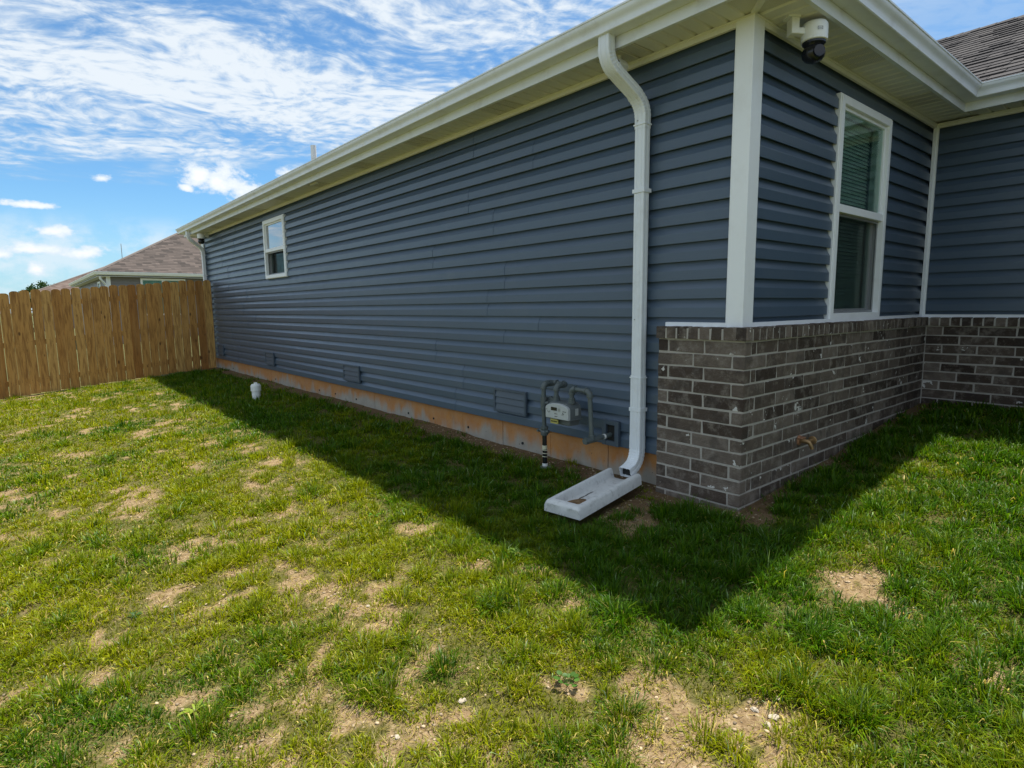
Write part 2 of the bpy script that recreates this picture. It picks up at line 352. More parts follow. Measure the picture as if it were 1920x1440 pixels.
def soil_mat():
    m, t, bs, out = new_mat('dry_soil')
    V = t.n('ShaderNodeTexCoord').outputs['Object']
    sp = t.n('ShaderNodeSeparateXYZ'); t.l(V, sp.inputs[0])
    n1 = t.noise(V, 2.2, 6, 0.6); n2 = t.noise(V, 24, 6, 0.7); n3 = t.noise(V, 85, 4, 0.65)
    c = t.ramp(n2, [(0.28, (0.115, 0.072, 0.034)), (0.5, (0.245, 0.172, 0.090)), (0.72, (0.385, 0.295, 0.170))])
    c = t.mix(t.math('MULTIPLY', n1, 0.35), c, (0.36, 0.255, 0.145))
    c = t.mix(t.math('MULTIPLY', t.smooth(n3, 0.55, 0.72), 0.6), c, (0.52, 0.425, 0.295))
    c = t.mix(t.math('MULTIPLY', t.smooth(n3, 0.47, 0.34), 0.75), c, (0.10, 0.056, 0.026))
    at = t.n('ShaderNodeAttribute', attribute_name='bare')
    th_ = t.math('MULTIPLY', t.smooth(at.outputs['Fac'], 0.75, 0.25), 0.78)
    c = t.mix(th_, c, t.mix(n3, (0.045, 0.060, 0.008), (0.100, 0.105, 0.020)))      # thatch under the turf
    # soil coloured darker beside the house
    ax = t.smooth(sp.outputs[0], -0.75, -0.25)
    ax = t.math('MULTIPLY', ax, 1.0)
    dark_soil = t.math('MULTIPLY', ax, t.smooth(sp.outputs[1], -0.42, -0.15))
    c = t.mix(t.math('MULTIPLY', dark_soil, 0.75), c, (0.115, 0.070, 0.038))
    # far land is grassed over
    far = t.math('MAXIMUM', t.smooth(sp.outputs[1], 12.2, 13.2), t.math('MAXIMUM', t.smooth(sp.outputs[0], -9.0, -10.0), t.smooth(sp.outputs[1], -6.5, -7.5)))
    c = t.mix(far, c, t.mix(n1, (0.075, 0.085, 0.035), (0.12, 0.125, 0.055)))
    t.l(c, bs.inputs['Base Color']); bs.inputs['Roughness'].default_value = 1.0; bs.inputs['Specular IOR Level'].default_value = 0.1
    bump(t, bs, t.math('ADD', n2, t.math('MULTIPLY', n3, 0.6)), 1.0, 0.022); return m
MAT['soil'] = soil_mat()

def leaf_mat(name, trans=0.38):
    m = bpy.data.materials.new(name); m.use_nodes = True; t = NT(m.node_tree)
    out = t.n('ShaderNodeOutputMaterial'); at = t.n('ShaderNodeAttribute', attribute_name='col')
    df = t.n('ShaderNodeBsdfDiffuse'); tl = t.n('ShaderNodeBsdfTranslucent'); gl = t.n('ShaderNodeBsdfGlossy')
    gl.inputs['Roughness'].default_value = 0.42; gl.inputs[0].default_value = (0.6, 0.66, 0.6, 1)
    t.l(at.outputs['Color'], df.inputs[0]); t.l(t.mix(1.0, at.outputs['Color'], (1.25, 1.2, 0.55), 'MULTIPLY'), tl.inputs[0])
    m1 = t.n('ShaderNodeMixShader', i_0=trans); t.l(df.outputs[0], m1.inputs[1]); t.l(tl.outputs[0], m1.inputs[2])
    m2 = t.n('ShaderNodeMixShader', i_0=0.016); t.l(m1.outputs[0], m2.inputs[1]); t.l(gl.outputs[0], m2.inputs[2])
    t.l(m2.outputs[0], out.inputs[0]); return m
MAT['grass'] = leaf_mat('grass_blade'); MAT['leaf'] = leaf_mat('weed_leaf', 0.3)
MAT['stone'] = plain('pale_stone', (0.36, 0.31, 0.24), 0.9, 0.25, 25, bumpk=0.4)
MAT['bark'] = plain('bark', (0.10, 0.075, 0.05), 0.95, 0.3, 20)


# ------------------------------------------------------------------ mesh helpers
class MB:
    def __init__(s): s.v = []; s.f = []
    def add(s, vs, fs):
        o = len(s.v); s.v += [tuple(p) for p in vs]; s.f += [tuple(i + o for i in f) for f in fs]; return s
    def box(s, x0, x1, y0, y1, z0, z1):
        return s.add([(x0, y0, z0), (x1, y0, z0), (x1, y1, z0), (x0, y1, z0), (x0, y0, z1), (x1, y0, z1), (x1, y1, z1), (x0, y1, z1)],
                     [(3, 2, 1, 0), (4, 5, 6, 7), (0, 1, 5, 4), (1, 2, 6, 5), (2, 3, 7, 6), (3, 0, 4, 7)])
    def prism(s, prof, to3, a, b):
        """closed profile, to3(u, v, t) gives the 3-D point"""
        n = len(prof); vs = [to3(u, v, a) for u, v in prof] + [to3(u, v, b) for u, v in prof]
        fs = [tuple(range(n - 1, -1, -1)), tuple(range(n, 2 * n))] + [(i, (i + 1) % n, n + (i + 1) % n, n + i) for i in range(n)]
        return s.add(vs, fs)
    def sweep(s, prof, path, closed_ends=True):
        """profile (d, z) offset outward (to the right of travel) along a 2-D path, mitred"""
        n = len(prof); P = [Vector(p) for p in path]; rings = []
        for i, p in enumerate(P):
            a = (P[i] - P[i - 1]).normalized() if i else None; b = (P[i + 1] - P[i]).normalized() if i < len(P) - 1 else None
            na = Vector((a.y, -a.x)) if a else None; nb = Vector((b.y, -b.x)) if b else None
            if na is None: m = nb
            elif nb is None: m = na
            else: m = (na + nb); m = m / (1 + na.dot(nb))
            rings.append([(p.x + m.x * d, p.y + m.y * d, z) for d, z in prof])
        vs = [q for r in rings for q in r]; fs = []
        for k in range(len(P) - 1):
            for i in range(n):
                j = (i + 1) % n; fs.append((k * n + i, k * n + j, (k + 1) * n + j, (k + 1) * n + i))
        if closed_ends: fs += [tuple(range(n - 1, -1, -1)), tuple(range((len(P) - 1) * n, len(P) * n))]
        return s.add(vs, fs)
    def tube(s, pts, rad, n=12, caps=True):
        P = [Vector(p) for p in pts]; rads = rad if isinstance(rad, (list, tuple)) else [rad] * len(P)
        t0 = (P[1] - P[0]).normalized(); ref = Vector((0, 0, 1)) if abs(t0.z) < 0.9 else Vector((1, 0, 0))
        u = t0.cross(ref).normalized(); rings = []
        for i, p in enumerate(P):
            if i == 0: t = t0
            elif i == len(P) - 1: t = (P[i] - P[i - 1]).normalized()
            else: t = ((P[i] - P[i - 1]).normalized() + (P[i + 1] - P[i]).normalized()).normalized()
            u = (u - t * u.dot(t)).normalized(); w = t.cross(u)
            rings.append([p + (u * math.cos(2 * math.pi * k / n) + w * math.sin(2 * math.pi * k / n)) * rads[i] for k in range(n)])
        vs = [q for r in rings for q in r]; fs = []
        for k in range(len(P) - 1):
            for i in range(n):
                j = (i + 1) % n; fs.append((k * n + i, k * n + j, (k + 1) * n + j, (k + 1) * n + i))
        if caps: fs += [tuple(range(n - 1, -1, -1)), tuple(range((len(P) - 1) * n, len(P) * n))]
        return s.add(vs, fs)
    def lathe(s, prof, c=(0, 0, 0), axis='z', n=24):
        """profile of (radius, height)"""
        def to(r, h, a):
            x, y = r * math.cos(a), r * math.sin(a)
            return {'z': (c[0] + x, c[1] + y, c[2] + h), 'x': (c[0] + h, c[1] + x, c[2] + y), 'y': (c[0] + x, c[1] + h, c[2] + y)}[axis]
        m = len(prof); vs = [to(r, h, 2 * math.pi * k / n) for r, h in prof for k in range(n)]
        fs = [(i * n + k, i * n + (k + 1) % n, (i + 1) * n + (k + 1) % n, (i + 1) * n + k) for i in range(m - 1) for k in range(n)]
        fs += [tuple(range(n - 1, -1, -1)), tuple(range((m - 1) * n, m * n))]
        return s.add(vs, fs)
    def mesh(s, name, smooth=False):
        me = bpy.data.meshes.new(name); me.from_pydata(s.v, [], s.f); me.validate()
        bm = bmesh.new(); bm.from_mesh(me); bmesh.ops.recalc_face_normals(bm, faces=bm.faces); bm.to_mesh(me); bm.free()
        if smooth:
            me.shade_smooth()
        return me
    def build(s, name, mat, parent=None, smooth=False, bevel=0.0, auto=None):
        me = s.mesh(name, smooth); me.materials.append(MAT[mat] if isinstance(mat, str) else mat)
        o = bpy.data.objects.new(name, me); COL.objects.link(o); o.parent = parent
        if smooth:
            md = None
            try:
                me.set_sharp_from_angle(angle=R(auto or 40))
            except Exception:
                pass
        if bevel:
            b = o.modifiers.new('bevel', 'BEVEL'); b.width = bevel; b.segments = 2; b.limit_method = 'ANGLE'; b.angle_limit = R(40)
        return o

def link(name, me, parent=None, loc=(0, 0, 0), rot=(0, 0, 0)):
    o = bpy.data.objects.new(name, me); COL.objects.link(o); o.parent = parent; o.location = loc; o.rotation_euler = rot; return o
def tag(o, label, cat, group=None):
    o['label'] = label; o['category'] = cat
    if group: o['group'] = group
    return o
def empty(name, loc=(0, 0, 0), rz=0.0):
    o = bpy.data.objects.new(name, None); COL.objects.link(o); o.location = loc; o.rotation_euler = (0, 0, rz); o.empty_display_size = 0.2; return o


def leaf_mesh(name, V, Fc, col, mat, parent=None):
    me = bpy.data.meshes.new(name); k = Fc.shape[1]
    me.vertices.add(len(V)); me.vertices.foreach_set('co', V.astype(np.float32).ravel())
    me.loops.add(Fc.size); me.loops.foreach_set('vertex_index', Fc.astype(np.int32).ravel())
    me.polygons.add(len(Fc)); me.polygons.foreach_set('loop_start', np.arange(0, Fc.size, k, dtype=np.int32))
    me.update(calc_edges=True)
    at = me.attributes.new('col', 'FLOAT_COLOR', 'POINT'); at.data.foreach_set('color', np.concatenate([col, np.ones((len(col), 1))], 1).astype(np.float32).ravel())
    me.materials.append(mat); return link(name, me, parent)
def pebble_mat():
    m, t, bs, out = new_mat('pebble'); at = t.n('ShaderNodeAttribute', attribute_name='col'); t.l(at.outputs['Color'], bs.inputs['Base Color']); bs.inputs['Roughness'].default_value = 0.9; return m
MAT['pebble'] = pebble_mat()

# ------------------------------------------------------------------ ground shape
def _hash(i, j, s):
    h = (i * 374761393 + j * 668265263 + s * 974711) & 0xFFFFFFFF
    h = ((h ^ (h >> 13)) * 1274126177) & 0xFFFFFFFF
    return ((h ^ (h >> 16)) & 0xFFFF) / 65535.0
def vnoise(x, y, s=0):
    x = np.asarray(x, float); y = np.asarray(y, float)
    i = np.floor(x).astype(np.int64); j = np.floor(y).astype(np.int64); fx = x - i; fy = y - j
    fx = fx * fx * (3 - 2 * fx); fy = fy * fy * (3 - 2 * fy)
    a = _hash(i, j, s); b = _hash(i + 1, j, s); c = _hash(i, j + 1, s); d = _hash(i + 1, j + 1, s)
    return (a * (1 - fx) + b * fx) * (1 - fy) + (c * (1 - fx) + d * fx) * fy
def fbm(x, y, s=0, o=4):
    r = 0; a = 0.5; tot = 0
    for k in range(o):
        r = r + a * vnoise(x * 2 ** k + 17.3 * k, y * 2 ** k - 9.1 * k, s + k); tot += a; a *= 0.55
    return r / tot
def sstep(v, a, b):
    t = np.clip((v - a) / (b - a), 0, 1); return t * t * (3 - 2 * t)
def gz(x, y):
    x = np.asarray(x, float); y = np.asarray(y, float)
    xc = np.where(x < -6, -6 + np.tanh((x + 6) / 3) * 1.5, np.where(x > 4, 4 + np.tanh((x - 4) / 2) * 0.5, x))
    z = -0.212 + 0.086 * xc
    z = z + 0.03 * sstep(y, 0.3, -0.3) * sstep(x, -0.6, 0.2)
    u_ = (x + 0.135) * math.cos(R(8)) + (y - 0.728) * math.sin(R(8)); v_ = -(x + 0.135) * math.sin(R(8)) + (y - 0.728) * math.cos(R(8))
    z = z - 0.03 * sstep(u_, 0.06, -0.04) * sstep(u_, -0.74, -0.64) * sstep(np.abs(v_), 0.16, 0.10)
    near = sstep(np.abs(x), 30, 8) * sstep(np.abs(y), 40, 14)
    z = z + near * ((fbm(x * 0.9, y * 0.9, 3) - 0.5) * 0.05 + (fbm(x * 5, y * 5, 9) - 0.5) * 0.022)
    return z

def axis_pts(lo, hi, step, far):
    core = np.arange(lo, hi + 1e-6, step); out = []; d = step; p = hi
    while p < far: d *= 1.35; p += d; out.append(p)
    neg = []; d = step; p = lo
    while p > -far: d *= 1.35; p -= d; neg.append(p)
    return np.array(neg[::-1] + list(core) + out)
def build_ground():
    xs = axis_pts(-6.5, 3.6, 0.05, 900); ys = axis_pts(-4.0, 12.8, 0.05, 900)
    X, Y = np.meshgrid(xs, ys); Z = gz(X, Y)
    nx, ny = len(xs), len(ys)
    me = bpy.data.meshes.new('ground')
    idx = np.arange(nx * ny).reshape(ny, nx)
    q = np.stack([idx[:-1, :-1], idx[:-1, 1:], idx[1:, 1:], idx[1:, :-1]], -1).reshape(-1, 4)
    me.vertices.add(nx * ny); me.vertices.foreach_set('co', np.stack([X, Y, Z], -1).ravel())
    me.loops.add(q.size); me.loops.foreach_set('vertex_index', q.ravel().astype(np.int32))
    me.polygons.add(len(q)); me.polygons.foreach_set('loop_start', np.arange(0, q.size, 4, dtype=np.int32))
    me.update(calc_edges=True); me.shade_smooth(); me.materials.append(MAT['soil'])
    bm_, _l = bare_mask(X.ravel(), Y.ravel()); at = me.attributes.new('bare', 'FLOAT', 'POINT'); at.data.foreach_set('value', bm_.astype(np.float32))
    o = link('ground', me); o['kind'] = 'structure'; o['label'] = 'patchy lawn soil sloping away from the house'
    return o

# ------------------------------------------------------------------ the blue house
C = 0.1143                      # siding exposure
W = 3.17                        # inner corner
YF = 12.15                      # far end of the long wall
YW = -3.6                       # wing end
ZS = 2.55                       # soffit
house = empty('house', (0, 0, 0)); tag(house, 'blue vinyl-sided house with white trim, brown brick base and dark shingled wing roof', 'house')

def lap(top=C):
    # dutch lap: (outward offset, height)
    pr = [(-0.022, 0.008), (-0.003, 0.0), (0.0, 0.0), (0.0012, 0.003), (0.0, 0.060), (-0.0015, 0.064), (-0.0145, 0.086), (-0.0190, 0.096), (-0.0215, 0.105), (-0.0225, C + 0.012)]
    pr = [(d, min(z, top)) for d, z in pr]
    return pr + [(-0.0275, pr[-1][1]), (-0.0275, 0.008)]

def board(parent, kind, k, a, b, top=C, jit=0.0):
    z0 = k * C; pr = lap(top)
    if kind == 'side': f = lambda u, v, t: (-u - jit, t, z0 + v)
    elif kind == 'front': f = lambda u, v, t: (t, -u - jit, z0 + v)
    else: f = lambda u, v, t: (W - u - jit, t, z0 + v)
    return MB().prism(pr, f, a, b).build('siding_board', 'siding', parent)

# --- long side wall
side = MB().box(0.0290, 0.14, 0.02, 7.30, 0.01, 2.62).box(0.0290, 0.14, 8.235, YF - 0.02, 0.0, 2.62)
side.box(0.0290, 0.14, 7.30, 8.235, 0.01, 1.49).box(0.0290, 0.14, 7.30, 8.235, 2.38, 2.62)
side_wall = side.build('side_wall', 'siding', house)
side_wall['label'] = 'long blue lapped-siding side wall'
for k in range(22):
    top = C if k < 21 else 0.125
    y0 = 0.06 if k >= 7 else 0.50
    cuts = []
    p = y0; st = random.Random(k // 2 + 40).uniform(1.6, 3.4)
    spans = [(y0, YF)] if not (13 <= k <= 20) else [(y0, 7.31), (8.225, YF)]
    for a, b in spans:
        q = a; nxt = a + st; i = 0
        while nxt < b - 0.6:
            board(side_wall, 'side', k, q, nxt + 0.022, top, 0.0024 * (i % 2)); q = nxt; nxt += 3.62; i += 1
        board(side_wall, 'side', k, q, b, top, 0.0024 * (i % 2))
# --- front wall
FW0, FW1 = 1.165, 2.095          # window opening
fw = MB().box(0.023, FW0, 0.0290, 0.14, 0.0, 2.62).box(FW1, W + 0.10, 0.0290, 0.14, 0.0, 2.62)
fw.box(FW0, FW1, 0.0290, 0.14, 0.0, 0.875).box(FW0, FW1, 0.0290, 0.14, 2.375, 2.62)
front_wall = fw.build('front_wall', 'siding', house); front_wall['label'] = 'blue lapped-siding front wall with tall window'
for k in range(7, 22):
    top = C if k < 21 else 0.125
    spans = [(0.06, W - 0.012)] if k > 20 else [(0.06, FW0 - 0.012), (FW1 + 0.012, W - 0.012)]
    for a, b in spans: board(front_wall, 'front', k, a, b, top)
# --- wing wall
ww = MB().box(W + 0.0290, W + 0.14, YW, 0.015, 0.0, 2.62); wing_wall = ww.build('wing_wall', 'siding', house)
wing_wall['label'] = 'dark shaded blue siding wall of the wing'
for k in range(7, 22):
    st = random.Random(k // 2 + 90).uniform(1.2, 2.6)
    board(wing_wall, 'wing', k, -0.014 - st, -0.014, C if k < 21 else 0.125, 0.0012); board(wing_wall, 'wing', k, YW, -st, C if k < 21 else 0.125)
# back and remaining shell so that no light leaks in
MB().box(W + 0.016, 8.6, YW - 0.12, YW, -0.4, 2.62).box(8.5, 8.62, YW, YF, -0.4, 2.62).box(0.02, 8.6, YF - 0.02, YF + 0.1, -0.4, 2.62).build('rear_wall', 'siding', house)
MB().box(0.2, 8.5, 0.2, YF - 0.1, 2.64, 2.68).box(W + 0.2, 8.5, YW + 0.1, 0.2, 2.64, 2.68).build('ceiling', 'white', house)

# unseen garage-like block, added to shade the recessed corner
blocker = MB().box(1.9, W + 0.02, -6.2, -1.85, -0.45, 2.62).build('shade_blocker_wall', 'neigh_blue', house); blocker['label'] = 'added wall out of view that shades the recessed corner'
roof_g = MB(); 
roof_g.add([(1.60, -6.5, 2.70), (1.60, -1.55, 2.70), (W + 2.6, -1.55, 2.70), (W + 2.6, -6.5, 2.70), (3.6, -4.2, 3.75), (W + 2.6, -4.2, 3.75)], [(0, 1, 4), (1, 2, 5, 4), (0, 4, 5, 3), (2, 3, 5), (3, 2, 1, 0)])
roof_g.build('shade_blocker_roof', 'shingle', house)  # roof of the added block, also out of view
# --- foundation: poured panels with open joints
fnd = MB(); y = 0.40; i = 0
foundation = MB().box(0.05, 0.2, 0.3, YF, -0.6, 0.009).build('foundation', 'foundation', house); foundation['label'] = 'concrete foundation stained orange by clay'
while y < YF - 0.1:
    y2 = min(y + 0.61, YF)
    j = random.Random(i).uniform(-0.0015, 0.0015)
    MB().box(0.026 + j, 0.06, y + 0.002, y2 - 0.002, -0.6, 0.008).build('foundation_panel', 'foundation', foundation, bevel=0.003)
    if random.Random(i + 9).random() < 0.55: MB().lathe([(0.002, -0.006), (0.011, -0.005), (0.012, 0.004), (0.004, 0.006)], (0.024, y2 - 0.03 - random.Random(i).uniform(0, .25), -0.135 - random.Random(i).uniform(0, .03)), 'x', 8).build('form_tie', 'dark', foundation)
    y = y2; i += 1

# --- brick base
BC = 0.0812; BZ = 0.781            # course and top of first course
def brick_variants(lx, n=5):
    out = []
    for i in range(n):
        r = random.Random(i * 31 + int(lx * 1000)); bm = bmesh.new(); bmesh.ops.create_cube(bm, size=1.0)
        bmesh.ops.scale(bm, vec=(lx, 0.071, BC - 0.0105), verts=bm.verts)
        for v in bm.verts: v.co += Vector((r.uniform(-1, 1) * 0.0028, r.uniform(-1, 1) * 0.0022, r.uniform(-1, 1) * 0.0026))
        bmesh.ops.bevel(bm, geom=bm.edges[:], offset=0.0036, segments=1, affect='EDGES')
        me = bpy.data.meshes.new('brick'); bm.to_mesh(me); bm.free(); me.materials.append(MAT['brick']); out.append(me)
    return out
_bc = {}
def brick(parent, ln, c, rz):
    k = round(ln, 3)
    if k not in _bc: _bc[k] = brick_variants(k, 5 if ln > 0.2 else 3)
    r = random.random
    o = link('brick', random.choice(_bc[k]), parent, (c[0] + random.uniform(-.001, .001), c[1] + random.uniform(-.001, .001), c[2] + random.uniform(-.0012, .0012)),
             (random.uniform(-.006, .006), random.uniform(-.004, .004), rz + random.uniform(-.004, .004)))
    return o
BF = 0.07; U = 0.2545; J = 0.0105
rowl_me = []
for i in range(6):
    r = random.Random(i + 500); bm = bmesh.new(); bmesh.ops.create_cube(bm, size=1.0); bmesh.ops.scale(bm, vec=(0.0655, 0.12, 0.074), verts=bm.verts)
    for v in bm.verts: v.co += Vector((r.uniform(-1, 1) * .0016, r.uniform(-1, 1) * .0016, r.uniform(-1, 1) * .0014))
    bmesh.ops.bevel(bm, geom=bm.edges[:], offset=0.003, segments=1, affect='EDGES')
    me = bpy.data.meshes.new('rowlock_brick'); bm.to_mesh(me); bm.free(); me.materials.append(MAT['brick']); rowl_me.append(me)

# side return (faces -x)
bret = MB().box(-0.0668, -0.001, -0.01, 0.5145, -0.45, 0.853).box(-0.0862, -0.02, -0.03, 0.524, 0.7865, 0.8515).build('brick_return', 'mortar', house); bret['label'] = 'brown brick return wrapping onto the side wall'
# front (faces -y)
bfr = MB().box(-0.0664, W - 0.001, -0.0668, -0.001, -0.45, 0.853).box(-0.0858, W - 0.02, -0.0862, -0.02, 0.7867, 0.8517).build('brick_front', 'mortar', house); bfr['label'] = 'brown brick base of the front wall'
bwg = MB().box(W - 0.0668, W - 0.0015, YW, -0.0672, -0.45, 0.853).box(W - 0.0862, W - 0.02, YW, -0.0872, 0.7869, 0.8519).build('brick_wing', 'mortar', house); bwg['label'] = 'dark shaded brick base of the wing wall'
NR = 13
for r in range(NR):
    zc = BZ - (r + 0.5) * BC
    # return: face plane x = -BF, bricks lie along y
    if r % 2 == 0: edges = [(-BF, 0.185), (0.1955, 0.4375), (0.448, 0.519)]
    else: edges = [(-BF + 0.0815, 0.2565), (0.267, 0.518)]
    for a, b in edges:
        if r % 2 == 0 and a == -BF: a = -BF
        brick(bret, b - a, (-BF + 0.0355, (a + b) / 2, zc), math.pi / 2)
    # front: face plane y = -BF
    xs = []
    if r % 2 == 0:
        # the return stretcher shows its 90 mm end at the corner
        x = -BF + 0.071 + J; xs.append((x, x + 0.047)); x += 0.047 + J
    else:
        x = -BF
    end = W - BF - 0.004
    while x < end - 0.03:
        b = min(x + U - J, end)
        xs.append((x, b)); x = b + J
    for a, b in xs: brick(bfr, b - a, ((a + b) / 2, -BF + 0.0355, zc), 0)
    # wing: plane x = W - BF
    y = -BF - 0.004 - (0.0 if r % 2 else -0.125)
    y = -BF - 0.004
    first = 0.12 if r % 2 == 0 else U - J
    while y > -2.3:
        b = y - (first if first else U - J); first = None
        brick(bwg, y - b, (W - BF + 0.0355, (y + b) / 2, zc), math.pi / 2); y = b - J
zr = BZ + 0.0105 + 0.037 - 0.004
def rowlock(parent, c, rz): link('rowlock_brick', random.choice(rowl_me), parent, (c[0], c[1], c[2] + random.uniform(-.0015, .0015)), (random.uniform(-.01, .01), random.uniform(-.008, .008), rz + random.uniform(-.01, .01)))
for i in range(8): rowlock(bret, (-0.03, 0.49 - i * 0.0775 + (0.0 if i < 7 else 0.0), zr), math.pi / 2)
x = -0.056
while x < W - 0.12:
    rowlock(bfr, (x + 0.0, -0.03 - 0.0, zr), 0) if x > 0.03 else (rowlock(bfr, (x, -0.03, zr + 0.0003), 0) if x < -0.04 else rowlock(bfr, (x, -0.03, zr), 0))
    x += 0.0775
y = -0.135
while y > -2.3:
    rowlock(bwg, (W - 0.03, y, zr), math.pi / 2); y -= 0.0775

# --- white trim
MB().sweep([(0.002, 0.852), (0.045, 0.852), (0.045, 0.858), (0.020, 0.860), (0.019, 0.884), (0.002, 0.886)], [(0, 0.505), (0, 0), (W, 0), (W, YW)]).build('ledge_trim', 'white', house)
post = [(-0.02, 0.0)]
pp = [(-0.019, 0.088), (-0.019, 0.080), (-0.023, 0.078), (-0.023, -0.023), (0.088, -0.023), (0.090, -0.019), (0.098, -0.019), (0.098, -0.002), (-0.002, -0.002), (-0.002, 0.088)]
MB().prism(pp, lambda u, v, t: (u, v, t), 0.861, 2.535).build('corner_post', 'white', house, bevel=0.002)
MB().prism([(W - 0.036, 0.0), (W - 0.036, -0.016), (W - 0.018, -0.018), (W - 0.016, -0.036), (W, -0.036), (W, 0.0)], lambda u, v, t: (u, v, t), 0.861, 2.53).build('inner_corner_trim', 'white', house)
MB().box(-0.022, 0.0, YF - 0.08, YF + 0.12, 0.0, 2.53).build('corner_post', 'white', house)

# --- soffit: vented vinyl panels with v-grooves
PATH = [(8.0, YF + 0.1), (0.0, YF + 0.1), (0.0, 0.0), (W, 0.0), (W, YW)]
MB().sweep([(0.0, 2.505), (0.016, 2.507), (0.018, 2.532), (0.024, 2.536), (0.024, 2.5455), (0.0, 2.5455)], PATH).build('frieze_channel', 'vinyl_white', house)
soffit = MB().sweep([(-0.1, 2.562), (0.27, 2.562), (0.27, 2.575), (-0.1, 2.575)], PATH).build('soffit', 'vinyl_white', house)
def soffit_mesh(wd, dp, vent):
    n = 3; mb = MB(); pr = []
    for i in range(n):
        a = i * wd / n; b = (i + 1) * wd / n
        pr += [(a + 0.0015, ZS + 0.0095), (a + 0.009, ZS - 0.003), (b - 0.016, ZS - 0.003), (b - 0.0015, ZS + 0.0095)]
    pr += [(wd - 0.0005, ZS + 0.0105), (0.0005, ZS + 0.0105)]
    mb.prism(pr, lambda u, v, t: (t, u, v), 0.0, dp)
    return mb
def vent_mat():
    m, t, bs, out = new_mat('perforated_vinyl')
    V = t.n('ShaderNodeTexCoord').outputs['Object']; sp = t.n('ShaderNodeSeparateXYZ'); t.l(V, sp.inputs[0])
    fx = t.math('SUBTRACT', t.math('FRACT', t.math('DIVIDE', sp.outputs[0], 0.0085)), 0.5); fy = t.math('SUBTRACT', t.math('FRACT', t.math('DIVIDE', sp.outputs[1], 0.0055)), 0.5)
    d = t.math('MAXIMUM', t.math('ABSOLUTE', t.math('MULTIPLY', fx, 1.0)), t.math('ABSOLUTE', t.math('MULTIPLY', fy, 1.0)))
    c = t.mix(t.smooth(d, 0.34, 0.26), (0.72, 0.71, 0.64), (0.38, 0.37, 0.32)); t.l(c, bs.inputs['Base Color']); bs.inputs['Roughness'].default_value = 0.5; return m
MAT['vent_vinyl'] = vent_mat()
sm_plain = soffit_mesh(0.305, 0.262, False).mesh('soffit_panel'); sm_plain.materials.append(MAT['vinyl_white'])
sm_vent = soffit_mesh(0.305, 0.262, True).mesh('soffit_panel'); sm_vent.materials.append(MAT['vent_vinyl'])
n = 0; y = 0.03
while y < YF - 0.1:
    link('soffit_panel', sm_vent if n % 4 == 2 else sm_plain, soffit, (-0.272, y, random.uniform(-.0008, .0008))); y += 0.306; n += 1
x = 0.335; n = 0
while x < W + 0.05:
    link('soffit_panel', sm_vent if n % 4 == 3 else sm_plain, soffit, (x, -0.272, random.uniform(-.0008, .0008)), (0, 0, math.pi / 2)); x += 0.306; n += 1
y = -0.30 - 0.306; n = 0
while y > YW:
    link('soffit_panel', sm_vent if n % 4 == 1 else sm_plain, soffit, (W - 0.272, y, random.uniform(-.0008, .0008))); y -= 0.306; n += 1
MB().box(-0.27, 0.028, -0.27, 0.0285, ZS + 0.002, ZS + 0.0095).build('soffit_corner', 'vent_vinyl', soffit)
dg = MB().prism([(-0.02, 0), (0.02, 0), (0.016, -0.009), (-0.016, -0.009)], lambda u, v, t: (-0.262 + t * 0.7071 + u * 0.7071, -0.262 + t * 0.7071 - u * 0.7071, ZS + 0.001 + v), 0.0, 0.35).build('mitre_strip', 'vinyl_white', soffit)

# --- fascia, gutter, roof
MB().sweep([(0.252, 2.532), (0.276, 2.532), (0.276, 2.705), (0.252, 2.705)], PATH).build('fascia', 'gutter', house)
gp_out = [(0.278, 2.600), (0.366, 2.600), (0.372, 2.604), (0.373, 2.628), (0.376, 2.640), (0.384, 2.652), (0.394, 2.662), (0.400, 2.674), (0.401, 2.686), (0.406, 2.688), (0.406, 2.698), (0.394, 2.698)]
gp_in = [(0.394, 2.690), (0.392, 2.672), (0.380, 2.656), (0.369, 2.642), (0.366, 2.608), (0.284, 2.606), (0.284, 2.700), (0.278, 2.700)]
gutter = MB().sweep(gp_out + gp_in, PATH).build('gutter', 'gutter', house, smooth=True, auto=28); gutter['label'] = 'white k-style gutter along the eaves'
M = 0.5
def roof_plane(mb, pts, th=0.03):
    vs = [Vector(p) for p in pts]; n = (vs[1] - vs[0]).cross(vs[2] - vs[0]).normalized()
    if n.z < 0: n = -n
    k = len(vs); mb.add([v for v in vs] + [v - n * th for v in vs], [tuple(range(k)), tuple(range(2 * k - 1, k - 1, -1))] + [(i, (i + 1) % k, k + (i + 1) % k, k + i) for i in range(k)])
rz0 = 2.706; E0 = -0.30
roof = MB(); RX = 4.3; rzt = rz0 + M * (RX - E0)
roof_plane(roof, [(E0, E0, rz0), (RX, RX, rzt), (RX, YF + 0.4 - 4.6, rzt), (E0, YF + 0.4, rz0)])            # side slope
roof_plane(roof, [(E0, E0, rz0), (W + E0, E0, rz0), (W + 7.0, 6.7, rz0 + M * 7.0), (RX, RX, rzt)])              # front slope
xr = 5.80; wz0 = rz0; wzt = wz0 + M * (xr - (W + E0))
roof_plane(roof, [(W + E0, YW - 0.3, wz0), (xr, YW - 0.3, wzt), (xr, E0 + xr - (W + E0), wzt), (W + E0, E0, wz0)])    # wing slope
roof_plane(roof, [(xr, YW - 0.3, wzt), (8.8, YW - 0.3, rz0), (8.8, 3.0, rz0), (xr, E0 + xr - (W + E0), wzt)])
roof_plane(roof, [(RX, RX, rzt), (8.9, 2.0, rz0), (8.9, YF + 0.3, rz0), (RX, YF + 0.4 - 4.6, rzt)])
roof_plane(roof, [(E0, YF + 0.4, rz0), (RX, YF + 0.4 - 4.6, rzt), (8.9, YF + 0.4, rz0)])
